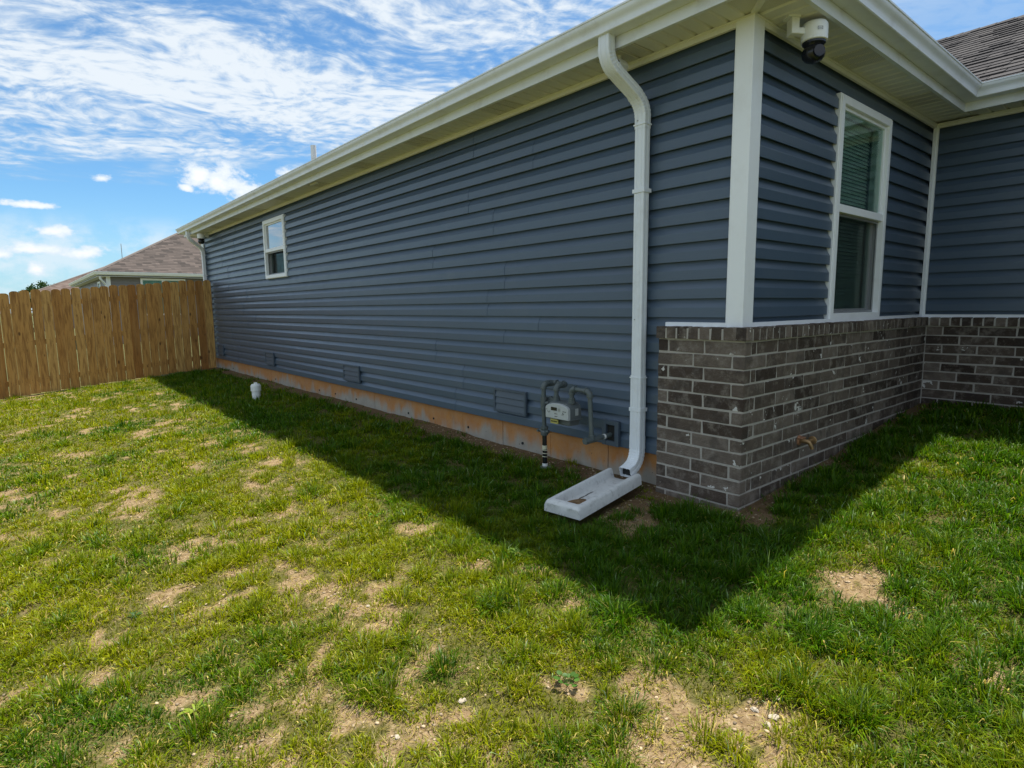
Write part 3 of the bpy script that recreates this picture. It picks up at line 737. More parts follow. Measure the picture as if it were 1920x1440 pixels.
roof_o = roof.build('roof', 'shingle', house); roof_o['label'] = 'dark asphalt shingle roof'
# individual laminated shingles on the visible wing slope
th = math.atan(M); EXP = 0.143; nrows = int(math.hypot(xr - (W + E0), wzt - wz0) / EXP) + 1
_sh = {}
def shingle_mesh(wd, v):
    key = (wd, v)
    if key in _sh: return _sh[key]
    t2 = 0.012 + 0.006 * v; L = EXP + 0.03; s = 0.006 * v
    mb = MB().add([(0.0, 0.002, 0.001), (0, wd - 0.002, 0.001), (L, wd - 0.002 - s, 0.0005), (L, 0.002 + s, 0.0005), (0.0, 0.002, t2), (0, wd - 0.002, t2), (L, wd - 0.002 - s, 0.0025), (L, 0.002 + s, 0.0025)],
                  [(3, 2, 1, 0), (4, 5, 6, 7), (0, 1, 5, 4), (1, 2, 6, 5), (2, 3, 7, 6), (3, 0, 4, 7)])
    me = mb.mesh('shingle'); me.materials.append(MAT['shingle']); _sh[key] = me; return me
cnt = 0
for r in range(nrows):
    sx = r * EXP * math.cos(th); x = W + E0 - 0.02 + sx; z = wz0 - 0.01 + r * EXP * math.sin(th) + 0.002
    if x > xr - 0.03: break
    y = -1.35 + random.uniform(0, 0.2) - 0.0; ymax = E0 + (x - (W + E0)) + 0.02
    y = max(-1.35 - random.uniform(0, .2), -1.5)
    ylim = min(ymax, 1.35)
    while y < ylim - 0.05 and cnt < 298:
        wd = random.choice([0.11, 0.16, 0.22, 0.30]); v = random.choice([0, 0, 1])
        link('shingle', shingle_mesh(wd, v), roof_o, (x, y, z), (0, -th, 0)); y += wd; cnt += 1
# ridge cap
y = -2.0
cap = MB().add([(-0.13, 0, -0.065), (0, 0, 0.006), (0.13, 0, -0.065), (-0.13, 0.2, -0.07), (0, 0.2, 0.0), (0.13, 0.2, -0.07)], [(0, 1, 4, 3), (1, 2, 5, 4)]).mesh('ridge_shingle'); cap.materials.append(MAT['shingle'])
for i in range(26): link('ridge_shingle', cap, roof_o, (xr, -2.2 + i * 0.16, wzt + 0.016), (0, 0, 0))
MB().tube([(0.6, 7.53, 3.0), (0.6, 7.53, 3.51)], 0.042, 16).build('vent_pipe', 'pvc', roof_o)

# --- downspouts (corrugated rectangular pipe)
def rect_pipe(path, hw, hd, name, parent, n_arc=8):
    """path of (x, z) at fixed y: half width hw along y, half depth hd; rounded rectangle section with ribs"""
    sec = []
    q = 0.006
    for cx, cy, a0 in ((hw - q, hd - q, 0), (-hw + q, hd - q, 90), (-hw + q, -hd + q, 180), (hw - q, -hd + q, 270)):
        for k in range(3): sec.append((cx + q * math.cos(R(a0 + k * 45)), cy + q * math.sin(R(a0 + k * 45))))
        if a0 in (0, 180):
            sg = 1 if a0 == 0 else -1
            for f in (0.55, 0.45, 0.35, -0.35, -0.45, -0.55): sec.append((sg * hw * f, sg * (hd - (0.0035 if abs(f) == 0.45 else 0.0))))
        else:
            sg = -1 if a0 == 90 else 1
            for f in (0.25, 0.0, -0.25): sec.append((sg * (hw - (0.003 if f == 0 else 0)), -sg * hd * f if False else (hd * f if a0 == 90 else -hd * f)))
    P = [Vector((p[0], p[1], p[2])) for p in path]; rings = []
    for i, p in enumerate(P):
        a = (P[i] - P[i - 1]).normalized() if i else (P[1] - P[0]).normalized(); b = (P[i + 1] - P[i]).normalized() if i < len(P) - 1 else a
        t = (a + b).normalized(); side_v = Vector((0, 1, 0)); side_v = (side_v - t * side_v.dot(t)).normalized(); nrm = t.cross(side_v)
        sc = path[i][3] if len(path[i]) > 3 else 1.0
        rings.append([p + side_v * u * sc + nrm * v * sc for u, v in sec])
    mb = MB(); n = len(sec); vs = [q for r in rings for q in r]; fs = []
    for k in range(len(P) - 1):
        for i in range(n): j = (i + 1) % n; fs.append((k * n + i, k * n + j, (k + 1) * n + j, (k + 1) * n + i))
    mb.add(vs, fs); o = mb.build(name, 'gutter', parent, smooth=True, auto=18)
    return o
def arc(p0, p1, p2, n, rib=0.0):
    out = []
    for k in range(n + 1):
        t = k / n; a = Vector(p0).lerp(Vector(p1), t).lerp(Vector(p1).lerp(Vector(p2), t), t)
        out.append((a.x, a.y, a.z, 1.0 + (rib if k % 2 else 0)))
    return out
def downspout(yo, yd, zb, name_label, full=True):
    xg, xw = -0.325, -0.048
    d = empty('downspout', (0, yd, 0)); d.parent = house; d['label'] = name_label
    o0 = Vector((0, -yd, 0))
    def L(pts): return [(p[0], p[1] - yd, p[2]) + tuple(p[3:]) for p in pts]
    top = [(xg, yo, 2.612, 1), (xg, yo, 2.56, 1)] + arc((xg, yo, 2.53), (xg + 0.005, yo, 2.45), (xg + 0.07, (yo * 3 + yd) / 4, 2.405), 14, 0.045)[1:]
    top += [(xw - 0.075, (yo + 3 * yd) / 4, 2.31, 1.0)] + arc((xw - 0.065, (yo + 3 * yd) / 4, 2.30), (xw - 0.003, yd, 2.25), (xw, yd, 2.17), 14, 0.045)[1:] + [(xw, yd, 2.10, 1)]
    el = rect_pipe(L(top), 0.042, 0.031, 'upper_elbow', d)
    rect_pipe(L([(xw, yd, 2.13, .96), (xw, yd, 0.50, .96)]), 0.041, 0.030, 'pipe', d)
    if full:
        rect_pipe(L([(xw, yd, 0.53, 1.0), (xw, yd, 0.10, 1.0)]), 0.043, 0.032, 'pipe', d)
        lo = [(xw, yd, 0.12, 1.03), (xw, yd, 0.06, 1.03)] + arc((xw, yd, 0.05), (xw, yd - 0.003, -0.065), (xw - 0.085, yd - 0.006, -0.095), 16, 0.05)[1:] + [(xw - 0.135, yd - 0.008, -0.112, 1.05)]
        le = rect_pipe(L(lo), 0.043, 0.032, 'lower_elbow', d)
        MB().box(xw - 0.105, xw - 0.098, -0.047, 0.035, -0.135, -0.072).build('opening', 'dark', le)  # dark plate standing in for the shade inside the pipe mouth
    else:
        rect_pipe(L([(xw, yd, 0.53, 1.0), (xw, yd, -0.15, 1.0)]), 0.043, 0.032, 'pipe', d)
    for z in (2.125, 0.515): MB().box(xw - 0.035, xw + 0.034, -0.046, 0.046, z - 0.004, z + 0.004).build('seam_band', 'gutter', d)
    for z in (1.72, 0.30): MB().box(xw - 0.0345, xw + 0.040, -0.0475, 0.0475, z - 0.012, z + 0.012).build('strap', 'gutter', d)
    for z in (2.15, 0.9):
        MB().lathe([(0.004, 0), (0.004, -0.004), (0.001, -0.005)], (xw - 0.031, 0.015, z), 'x', 8).build('screw', 'galv', d)
    return d
downspout(0.755, 0.690, -0.12, 'white corrugated downspout beside the brick return')
downspout(11.95, 12.02, -0.12, 'white downspout at the far corner above the fence', False)

# --- windows
def window(parent_wall, kind, a0, a1, z0, z1, zm, label, gmat, blind, y_out):
    """kind side: opening along y on plane x=0; front: along x on plane y=0.  u along wall, d outward, z up"""
    wdw = empty('window', ((0, a0, z0) if kind == 'side' else (a0, 0, z0))); wdw.parent = house; wdw['label'] = label
    def bx(u0, u1, d0, d1, zz0, zz1, name, mat, par, bevel=0.0):
        mb = MB()
        for (p0, p1, q0, q1, r0, r1) in ([(u0, u1, d0, d1, zz0, zz1)] if not isinstance(u0, list) else u0):
            if kind == 'side': mb.box(-q1, -q0, p0 - a0, p1 - a0, r0 - z0, r1 - z0)
            else: mb.box(p0 - a0, p1 - a0, -q1, -q0, r0 - z0, r1 - z0)
        return mb.build(name, mat, par, bevel=bevel)
    def ring(u0, u1, zz0, zz1, w, d0, d1, name, mat, par, bevel=0.003, wb=None):
        wb = wb or w
        return bx([(u0, u0 + w, d0, d1, zz0, zz1), (u1 - w, u1, d0, d1, zz0, zz1), (u0 + w - .0005, u1 - w + .0005, d0, d1 - 0.0003, zz1 - w, zz1), (u0 + w - .0005, u1 - w + .0005, d0, d1 - 0.0003, zz0, zz0 + wb)], 0, 0, 0, 0, 0, name, mat, par, bevel)
    fr = ring(a0, a1, z0, z1, 0.050, -0.10, 0.020, 'frame', 'white', wdw)
    ring(a0 - 0.012, a1 + 0.012, z0 - 0.006, z1 + 0.012, 0.020, -0.028, 0.012, 'outer_channel', 'white', wdw)
    ai, bi = a0 + 0.050, a1 - 0.050
    # upper sash, near the outside; lower sash set back
    us = ring(ai, bi, zm - 0.022, z1 - 0.05, 0.022, -0.035, -0.004, 'upper_sash', 'white', wdw)
    bx(ai + .0, bi - .0, -0.038, 0.012, zm - 0.030, zm + 0.024, 'meeting_rail', 'white', wdw, 0.003)
    bx(ai + .02, bi - .02, -0.022, -0.018, zm, z1 - 0.07, 'pane', gmat, us)
    ls = ring(ai, bi, z0 + 0.05, zm + 0.01, 0.030, -0.085, -0.052, 'lower_sash', 'white', wdw)
    bx(ai + .028, bi - .028, -0.070, -0.066, z0 + 0.078, zm - 0.018, 'pane', 'glass', ls)
    sc = ring(ai + 0.002, bi - 0.002, z0 + 0.052, zm - 0.032, 0.016, -0.030, -0.018, 'screen_frame', 'galv', wdw, 0.0015)
    bx(ai + .016, bi - .016, -0.0245, -0.0235, z0 + 0.066, zm - 0.046, 'screen', 'screen', sc)
    # the room behind, closed so that only the window lights it
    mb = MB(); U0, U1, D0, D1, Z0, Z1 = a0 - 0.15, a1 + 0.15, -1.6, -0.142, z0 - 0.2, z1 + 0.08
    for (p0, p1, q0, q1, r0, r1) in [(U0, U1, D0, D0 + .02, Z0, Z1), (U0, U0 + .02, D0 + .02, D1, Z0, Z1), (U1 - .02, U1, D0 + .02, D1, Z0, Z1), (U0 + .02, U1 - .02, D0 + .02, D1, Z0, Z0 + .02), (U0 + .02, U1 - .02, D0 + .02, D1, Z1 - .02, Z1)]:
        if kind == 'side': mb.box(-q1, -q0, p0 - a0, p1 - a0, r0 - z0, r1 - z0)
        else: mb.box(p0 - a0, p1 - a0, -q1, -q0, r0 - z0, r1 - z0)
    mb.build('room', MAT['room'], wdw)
    if blind:
        mb = MB(); z = z0 + 0.09
        while z < z1 - 0.09:
            if kind == 'side': f = lambda u, v, t: (0.114 + u, t - a0, z + v - z0)
            else: f = lambda u, v, t: (t - a0, 0.114 + u, z + v - z0)
            mb.prism([(-0.0065, -0.0130), (0.006, 0.0135), (0.0070, 0.0140), (-0.0055, -0.0125)], f, ai + 0.012, bi - 0.012); z += 0.027
        mb.build('blind', 'blind', wdw)
        bx(ai + 0.01, bi - 0.01, -0.14, -0.105, z1 - 0.10, z1 - 0.062, 'head_rail', 'blind', wdw)
    return wdw
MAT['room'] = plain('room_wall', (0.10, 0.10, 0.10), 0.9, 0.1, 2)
window(front_wall, 'front', 1.165, 2.095, 0.872, 2.378, 1.652, 'tall white double-hung window with lowered blinds', 'glass', True, 0)
window(side_wall, 'side', 7.30, 8.235, 1.487, 2.383, 1.924, 'small white single-hung window reflecting the sky', 'glass_blue', False, 0)

# --- crawl-space vents, pipe block
def found_vent(y0, y1, label):
    v = empty('foundation_vent', (0, y0, 0.082)); v.parent = house; v['label'] = label
    w = y1 - y0; h = 0.208
    MB().box(-0.024, -0.002, 0, 0.022, 0, h).box(-0.024, -0.002, w - 0.022, w, 0, h).box(-0.0235, -0.002, 0.0215, w - 0.0215, 0, 0.02).box(-0.0235, -0.002, 0.0215, w - 0.0215, h - 0.02, h).build('frame', 'siding_vent', v, bevel=0.002)
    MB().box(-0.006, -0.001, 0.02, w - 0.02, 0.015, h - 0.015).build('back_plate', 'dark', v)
    for i in range(3):
        z = 0.022 + i * 0.0555
        MB().prism([(-0.021, z), (-0.018, z - 0.003), (-0.008, z + 0.050), (-0.011, z + 0.053)], lambda u, q, t: (u, t, q), 0.023, w - 0.023).build('louver', 'siding_vent', v)
    return v
for a, b, l in ((1.865, 2.295, 'louvered vent nearest the gas meter'), (4.965, 5.425, 'louvered vent in the middle of the side wall'), (8.09, 8.505, 'louvered vent beyond the small window'), (11.12, 11.55, 'louvered vent next to the fence')): found_vent(a, b, l)
blk = empty('wall_block', (0, 0.872, 0.0)); blk.parent = house; blk['label'] = 'blue mounting block where the gas pipe enters'
w = 0.152
MB().box(-0.030, -0.002, 0, 0.036, 0, 0.184).box(-0.030, -0.002, w - 0.036, w, 0, 0.184).box(-0.0295, -0.002, 0.0355, w - 0.0355, 0, 0.036).box(-0.0295, -0.002, 0.0355, w - 0.0355, 0.15, 0.184).build('frame', 'siding_vent', blk, bevel=0.004)
MB().box(-0.010, -0.001, 0.03, w - 0.03, 0.03, 0.155).build('dark_recess_plate', 'dark', blk)  # near-black plate paints the shade of a hole behind the frame

# --- hose bibb on the brick front
hb = empty('hose_bibb', (0.66, -BF, 0.105)); hb.parent = house; hb['label'] = 'brass garden tap on the brick front'
MB().lathe([(0.034, 0.0), (0.034, -0.007), (0.026, -0.012)], (0, 0, 0), 'y', 14).build('flange', 'copper', hb)
MB().tube([(0, 0.0, 0), (0, -0.05, 0), (0.006, -0.066, -0.006), (0.012, -0.078, -0.030), (0.014, -0.082, -0.048)], [0.014, 0.015, 0.015, 0.013, 0.012], 12).build('spout', 'brass', hb, smooth=True)
MB().tube([(0.0, -0.045, 0), (0.055, -0.062, 0.002)], [0.010, 0.007], 10).build('stem', 'brass', hb)
MB().lathe([(0.010, 0), (0.026, 0.002), (0.029, 0.006), (0.026, 0.010), (0.010, 0.009)], (0.055, -0.062, 0.0), 'x', 10).build('handle_wheel', 'brass', hb)
MB().box(-0.034, 0.03, -0.035, -0.003, 0.014, 0.024).build('vacuum_cap', 'copper', hb, bevel=0.003)
# small cable clip and soffit light bar
MB().box(-0.20, -0.17, 5.55, 5.75, 2.532, 2.549).build('soffit_clip', 'white', house, bevel=0.003)

# ------------------------------------------------------------------ security cameras
def sec_camera(loc, rz, label, arm=0.11):
    c = empty('security_camera', loc, rz); tag(c, label, 'camera', 'security cameras under the eaves')
    MB().box(-0.035, 0.035, -0.035, 0.035, -0.012, 0.0).build('mount_plate', 'white', c, bevel=0.003)
    MB().box(-0.012, 0.0, -0.030, 0.030, -0.095, -0.012).box(-0.0122, 0.03, -0.0302, -0.024, -0.0952, -0.012).box(-0.0122, 0.03, 0.024, 0.0302, -0.0952, -0.012).build('bracket', 'white', c, bevel=0.003)
    MB().box(0.0, arm - 0.03, -0.022, 0.022, -0.094, -0.060).build('arm', 'white', c, bevel=0.006)
    MB().lathe([(0.001, -0.028), (0.040, -0.029), (0.058, -0.034), (0.066, -0.046), (0.068, -0.060), (0.068, -0.128), (0.064, -0.131)], (arm + 0.02, 0, 0), 'z', 32).build('housing', 'white', c, smooth=True)
    MB().lathe([(0.060, -0.130), (0.059, -0.142), (0.050, -0.150), (0.045, -0.158)], (arm + 0.02, 0, 0), 'z', 32).build('neck', 'black', c, smooth=True)
    b = MB().lathe([(0.030, -0.148), (0.048, -0.156), (0.057, -0.172), (0.060, -0.190), (0.056, -0.210), (0.044, -0.226), (0.024, -0.236), (0.001, -0.239)], (arm + 0.02, 0, 0), 'z', 28).build('dome', 'black', c, smooth=True)
    MB().lathe([(0.030, -0.064), (0.030, -0.050), (0.024, -0.048)], (arm + 0.02, 0.0, -0.195), 'y', 20).build('lens', 'lens', b, smooth=True)
    m = MB()
    for i, dz in enumerate((-0.076, -0.090)): m.box(arm + 0.002, arm + 0.030, -0.0695, -0.066, dz - 0.0015, dz + 0.0015)
    m.box(arm + 0.002, arm + 0.005, -0.0695, -0.066, -0.09, -0.076).box(arm + 0.027, arm + 0.030, -0.0695, -0.066, -0.09, -0.076).box(arm + 0.008, arm + 0.024, -0.0695, -0.066, -0.0845, -0.0815)
    m.build('badge', 'galv', c)
    return c
sec_camera((0.205, -0.115, ZS + 0.001), R(-38), 'white and black dome security camera on the soffit near the front window')
sec_camera((-0.05, 11.55, ZS - 0.001), R(190), 'small dome security camera at the far corner above the fence')

fx = empty('soffit_light', (-0.150, 0.80, ZS)); tag(fx, 'small white round fixture with black face tucked behind the near downspout elbow', 'light')
MB().lathe([(0.012, 0.0), (0.012, -0.035)], (0, 0, 0), 'z', 10).build('stem', 'white', fx)
fb = MB().lathe([(0.030, 0.05), (0.036, 0.045), (0.038, 0.0), (0.038, -0.030), (0.034, -0.034)], (0, 0, -0.062), 'x', 20).build('body', 'white', fx, smooth=True)
MB().lathe([(0.031, -0.0335), (0.030, -0.037), (0.010, -0.0375)], (0, 0, -0.062), 'x', 18).build('face', 'black', fb)
# ------------------------------------------------------------------ gas meter set
gm = empty('gas_meter', (-0.2, 1.45, -0.22)); tag(gm, 'grey gas meter with white display plate and piping against the siding', 'gas meter')
O = Vector((-0.2, 1.45, -0.22))
def G(x, y, z): return (x - O.x, y - O.y, z - O.z)
PR = 0.0165; FR = 0.0215
def pipe(pts, name='pipe', r=PR, mat='pipe_grey', par=None, n=14): return MB().tube([G(*p) for p in pts], r, n).build(name, mat, par or gm, smooth=True)
def elbow(a, b, c_, name='elbow'):
    pts = [Vector(a).lerp(Vector(b), t).lerp(Vector(b).lerp(Vector(c_), t), t) for t in [i / 8 for i in range(9)]]
    o = MB().tube([G(*p) for p in pts], FR, 14).build(name, 'pipe_grey', gm, smooth=True)
    for e, d in ((pts[0], pts[1] - pts[0]), (pts[-1], pts[-2] - pts[-1])):
        d = d.normalized(); MB().tube([G(*(Vector(e) - d * 0.004)), G(*(Vector(e) + d * 0.007))], FR + 0.004, 14).build('collar', 'pipe_grey', o)
    return o
RY = 1.455; TZ = 0.415; BXb = -0.095; IY = 1.318; OY = 1.160; DX = -0.2; KY = 0.985
pipe([(-0.2, 1.44, -0.26), (-0.2, 1.442, -0.195)], 'sleeve', 0.021, 'pvc')
pipe([(-0.2, 1.442, -0.20), (-0.2, 1.447, 0.04)], 'riser', 0.0175, 'black')
pipe([(-0.2, 1.4445, -0.085), (-0.2, 1.445, -0.055)], 'tape', 0.0195, 'cream_tape')
for z in (-0.10, -0.125, -0.15): MB().tube([G(-0.2 + 0.019 * math.cos(a), 1.4435 + 0.019 * math.sin(a), z + 0.010 * math.sin(a * 0.5)) for a in [k * math.pi / 8 for k in range(17)]], 0.003, 6).build('tape_wrap', 'cream_tape', gm)
pipe([(-0.2, 1.447, 0.02), (-0.2, RY, 0.39)], 'riser')
MB().lathe([(0.020, 0.0), (0.028, 0.008), (0.030, 0.030), (0.024, 0.045), (0.030, 0.055), (0.030, 0.070), (0.020, 0.074)], G(-0.2, 1.448, 0.018), 'z', 8).build('valve', 'pipe_grey', gm)
MB().tube([G(-0.2, 1.500, 0.052), G(-0.2, 1.40, 0.056)], 0.013, 8).build('valve_core', 'pipe_grey', gm)
MB().box(G(-0.222, 0, 0)[0], G(-0.178, 0, 0)[0], G(0, 1.492, 0)[1], G(0, 1.512, 0)[1], G(0, 0, 0.045)[2], G(0, 0, 0.060)[2]).build('valve_tab', 'pipe_grey', gm)
for z in (0.225, 0.31): MB().tube([G(-0.2, RY - .002, z - 0.008), G(-0.2, RY - .002, z + 0.008)], 0.027, 8).build('union_nut', 'pipe_grey', gm)
reg = MB().tube([G(-0.2, RY - .002, 0.232), G(-0.2, RY - .002, 0.305)], 0.0245, 14).build('regulator_body', 'pipe_grey', gm, smooth=True)
MB().lathe([(0.018, 0.0), (0.020, 0.022), (0.046, 0.028), (0.050, 0.034), (0.050, 0.046), (0.044, 0.054), (0.020, 0.062), (0.016, 0.080), (0.010, 0.082)], G(-0.195, RY - 0.030, 0.270), 'x', 20).build('regulator_bonnet', 'pipe_grey', reg, smooth=True)
pipe([(-0.2, RY - 0.01, 0.27), (-0.185, RY - 0.04, 0.27)], 'neck', 0.016)
elbow((-0.2, RY, TZ - 0.035), (-0.2, RY, TZ), (-0.165, RY, TZ))
pipe([(-0.17, RY, TZ), (-0.12, RY, TZ)], 'nipple'); MB().tube([G(-0.150, RY, TZ), G(-0.135, RY, TZ)], 0.025, 8).build('union_nut', 'pipe_grey', gm)
elbow((-0.13, RY, TZ), (BXb, RY, TZ), (BXb, RY - 0.035, TZ))
pipe([(BXb, RY - 0.03, TZ), (BXb, IY + 0.03, TZ)], 'nipple')
elbow((BXb, IY + 0.035, TZ), (BXb, IY, TZ), (BXb - 0.035, IY, TZ))
pipe([(-0.12, IY, TZ), (-0.17, IY, TZ)], 'nipple'); MB().tube([G(-0.150, IY, TZ), G(-0.138, IY, TZ)], 0.025, 8).build('union_nut', 'pipe_grey', gm)
elbow((-0.165, IY, TZ), (-0.2, IY, TZ), (-0.2, IY, TZ - 0.035))
pipe([(-0.2, IY, TZ - 0.03), (-0.2, IY, 0.29)], 'inlet'); pipe([(-0.2, OY, TZ - 0.04), (-0.2, OY, 0.29)], 'outlet')
for yy in (IY, OY):
    MB().tube([G(-0.2, yy, 0.302), G(-0.2, yy, 0.324)], 0.0275, 8).build('union_nut', 'pipe_grey', gm); MB().tube([G(-0.2, yy, 0.326), G(-0.2, yy, 0.340)], 0.024, 8).build('union_nut', 'pipe_grey', gm)
elbow((-0.2, OY, TZ - 0.045), (-0.2, OY, TZ - 0.008), (-0.2, OY - 0.037, TZ - 0.008))
pipe([(-0.2, OY - 0.03, TZ - 0.008), (-0.2, KY + 0.03, TZ - 0.012)], 'nipple')
elbow((-0.2, KY + 0.037, TZ - 0.012), (-0.2, KY, TZ - 0.012), (-0.2, KY, TZ - 0.05))
pipe([(-0.2, KY, TZ - 0.045), (-0.2, KY - 0.018, 0.085)], 'drop')
TYy = KY - 0.02
MB().tube([G(-0.2, TYy, 0.10), G(-0.2, TYy, 0.072)], FR + 0.002, 14).build('collar', 'pipe_grey', gm)
MB().tube([G(-0.245, TYy, 0.066), G(-0.165, TYy, 0.066)], FR, 14).build('tee', 'pipe_grey', gm, smooth=True)
MB().tube([G(-0.272, TYy, 0.066), G(-0.240, TYy, 0.066)], FR + 0.003, 6).build('plug', 'pipe_grey', gm)
pipe([(-0.17, TYy, 0.066), (0.0, TYy - 0.008, 0.078)], 'house_pipe'); MB().tube([G(-0.085, TYy - .004, 0.072), G(-0.070, TYy - .005, 0.073)], 0.0185, 14).build('sealant', 'pvc', gm)
body = MB().prism([(1.125, 0.185), (1.355, 0.185), (1.355, 0.262), (1.345, 0.285), (1.320, 0.302), (1.16, 0.302), (1.135, 0.285), (1.125, 0.262)], lambda u, v, t: G(t, u, v), -0.258, -0.135).build('meter_body', 'meter_grey', gm, bevel=0.006)
MB().box(G(-0.262, 0, 0)[0], G(-0.130, 0, 0)[0], G(0, 1.118, 0)[1], G(0, 1.362, 0)[1], G(0, 0, 0.180)[2], G(0, 0, 0.190)[2]).build('flange', 'meter_grey', body, bevel=0.003)
MB().box(G(-0.245, 0, 0)[0], G(-0.14, 0, 0)[0], G(0, 1.14, 0)[1], G(0, 1.34, 0)[1], G(0, 0, 0.140)[2], G(0, 0, 0.181)[2]).build('lower_case', 'meter_grey', body, bevel=0.008)
arch = [(1.115, 0.188), (1.345, 0.188)] + [(1.23 + 0.115 * math.cos(R(a)), 0.262 + 0.038 * math.sin(R(a))) for a in range(0, 181, 15)]
face = MB().prism(arch, lambda u, v, t: G(t, u, v), -0.285, -0.258).build('index_cover', 'meter_white', gm, bevel=0.004)
MB().box(G(-0.287, 0, 0)[0], G(-0.284, 0, 0)[0], G(0, 1.225, 0)[1], G(0, 1.285, 0)[1], G(0, 0, 0.248)[2], G(0, 0, 0.272)[2]).build('display', 'black', face)
mk = MB()
def mark(y, z, w_, h_): mk.box(G(-0.2868, 0, 0)[0], G(-0.2845, 0, 0)[0], G(0, y - w_ / 2, 0)[1], G(0, y + w_ / 2, 0)[1], G(0, 0, z - h_ / 2)[2], G(0, 0, z + h_ / 2)[2])
for y_, z_ in ((1.318, 0.236), (1.308, 0.230), (1.298, 0.238), (1.330, 0.250), (1.165, 0.238), (1.172, 0.226), (1.160, 0.230), (1.200, 0.262)): mark(y_, z_, 0.006, 0.006)
for z_ in (0.226, 0.206): mark(1.235, z_, 0.030, 0.003)
mark(1.150, 0.250, 0.034, 0.003)
mk.build('printed_marks', 'black', face)
MB().lathe([(0.012, 0), (0.012, -0.003)], G(-0.2845, 1.203, 0.257), 'x', 14).build('status_ring', 'galv', face)
tg = MB().box(G(-0.277, 0, 0)[0], G(-0.270, 0, 0)[0], G(0, 1.225, 0)[1], G(0, 1.30, 0)[1], G(0, 0, 0.150)[2], G(0, 0, 0.182)[2]).build('yellow_tag', 'yellow', gm)
tm = MB()
for i in range(6): tm.box(G(-0.2785, 0, 0)[0], G(-0.2765, 0, 0)[0], G(0, 1.2335 + i * 0.0105, 0)[1], G(0, 1.2400 + i * 0.0105, 0)[1], G(0, 0, 0.162)[2], G(0, 0, 0.171)[2])
tm.build('tag_number', 'black', tg)
MB().box(G(-0.20, 0, 0)[0], G(-0.17, 0, 0)[0], G(0, 1.1225, 0)[1], G(0, 1.1255, 0)[1], G(0, 0, 0.215)[2], G(0, 0, 0.265)[2]).build('side_label', 'meter_white', body)
MB().lathe([(0.046, -0.03), (0.046, 0.012), (0.030, 0.020)], G(-0.2, 1.44, -0.235), 'z', 16).build('ground_collar', 'meter_grey', gm)

# ------------------------------------------------------------------ splash block
def splash_block():
    L, Wd, H = 0.70, 0.265, 0.072
    n = 28; prof_n = 13
    def top(u, s):           # u 0 at wall .. 1 at outer end ; s -1..1 across
        w = abs(s)
        ch = 0.017 + 0.004 * (1 - u)                                   # channel floor
        ridge = H - 0.006 * 0
        t = min(1, max(0, (w - 0.56) / 0.16)); t = t * t * (3 - 2 * t)
        h = ch + (ridge - ch) * t
        e = min(1, max(0, (u - 0.885) / 0.045)); e = e * e * (3 - 2 * e)
        h = max(h, ch + (ridge - ch) * e)
        r = min(1, max(0, (w - 0.86) / 0.14)); h -= r * r * 0.016
        r2 = min(1, max(0, (u - 0.965) / 0.035)); h -= r2 * r2 * 0.016
        if u < 0.10: h -= (1 - u / 0.10) * 0.012 * (1 - t)
        return h
    us = list(np.linspace(0, 1, n)) + []
    us = sorted(set([round(float(a), 4) for a in np.concatenate([np.linspace(0, .85, 12), np.linspace(.86, 1, 15)])]))
    ss = sorted(set([round(float(a), 4) for a in np.concatenate([np.linspace(-1, -.5, 13), np.linspace(-.5, .5, 5), np.linspace(.5, 1, 13)])]))
    mb = MB(); vs = []; nu, ns = len(us), len(ss)
    for u in us:
        for s in ss: vs.append((-u * L, s * Wd / 2 * (0.97 + 0.03 * (1 - u)), top(u, s) + random.uniform(-.0006, .0006)))
    o = len(vs)
    for u in us:
        for s in ss: vs.append((-u * L, s * Wd / 2 * (1.0 + 0.02 * (1 - u)), 0.0))
    fs = []
    for i in range(nu - 1):
        for j in range(ns - 1):
            a = i * ns + j; fs.append((a, a + ns, a + ns + 1, a + 1)); fs.append((o + a + 1, o + a + ns + 1, o + a + ns, o + a))
    for i in range(nu - 1):
        a, b = i * ns, (i + 1) * ns; fs.append((a, o + a, o + b, b)); a, b = a + ns - 1, b + ns - 1; fs.append((b, o + b, o + a, a))
    for j in range(ns - 1):
        fs.append((j + 1, o + j + 1, o + j, j)); a = (nu - 1) * ns + j; fs.append((a, o + a, o + a + 1, a + 1))
    mb.add(vs, fs)
    root = empty('splash_block', (-0.135, 0.728, -0.188), R(8.0))
    root.rotation_euler = (0, R(-4.2), R(8.0))
    tag(root, 'white concrete splash block lying on the grass under the downspout', 'splash block')
    mb.build('trough', 'splash', root, smooth=True)
    m = MB(); pts = []
    NN = 14
    ring0 = []
    for k in range(24):
        a = 2 * math.pi * k / 24; rr = 0.75 + 0.25 * math.sin(3 * a + 1) * 0.6
        ring0.append((-0.545 + 0.072 * math.cos(a) * (1.0 if math.cos(a) < 0 else 1.5 * rr), 0.0 + 0.073 * math.sin(a), 0.0190))
    inner = [(-0.56 + (p[0] + 0.56) * 0.6, p[1] * 0.65, 0.024 + random.uniform(0, .003)) for p in ring0]
    m.add(ring0 + inner + [(-0.57, 0, 0.025)], [(k, (k + 1) % 24, 24 + (k + 1) % 24, 24 + k) for k in range(24)] + [(24 + k, 24 + (k + 1) % 24, 48) for k in range(24)])
    m.build('mud', 'mud', root, smooth=True)
splash_block()

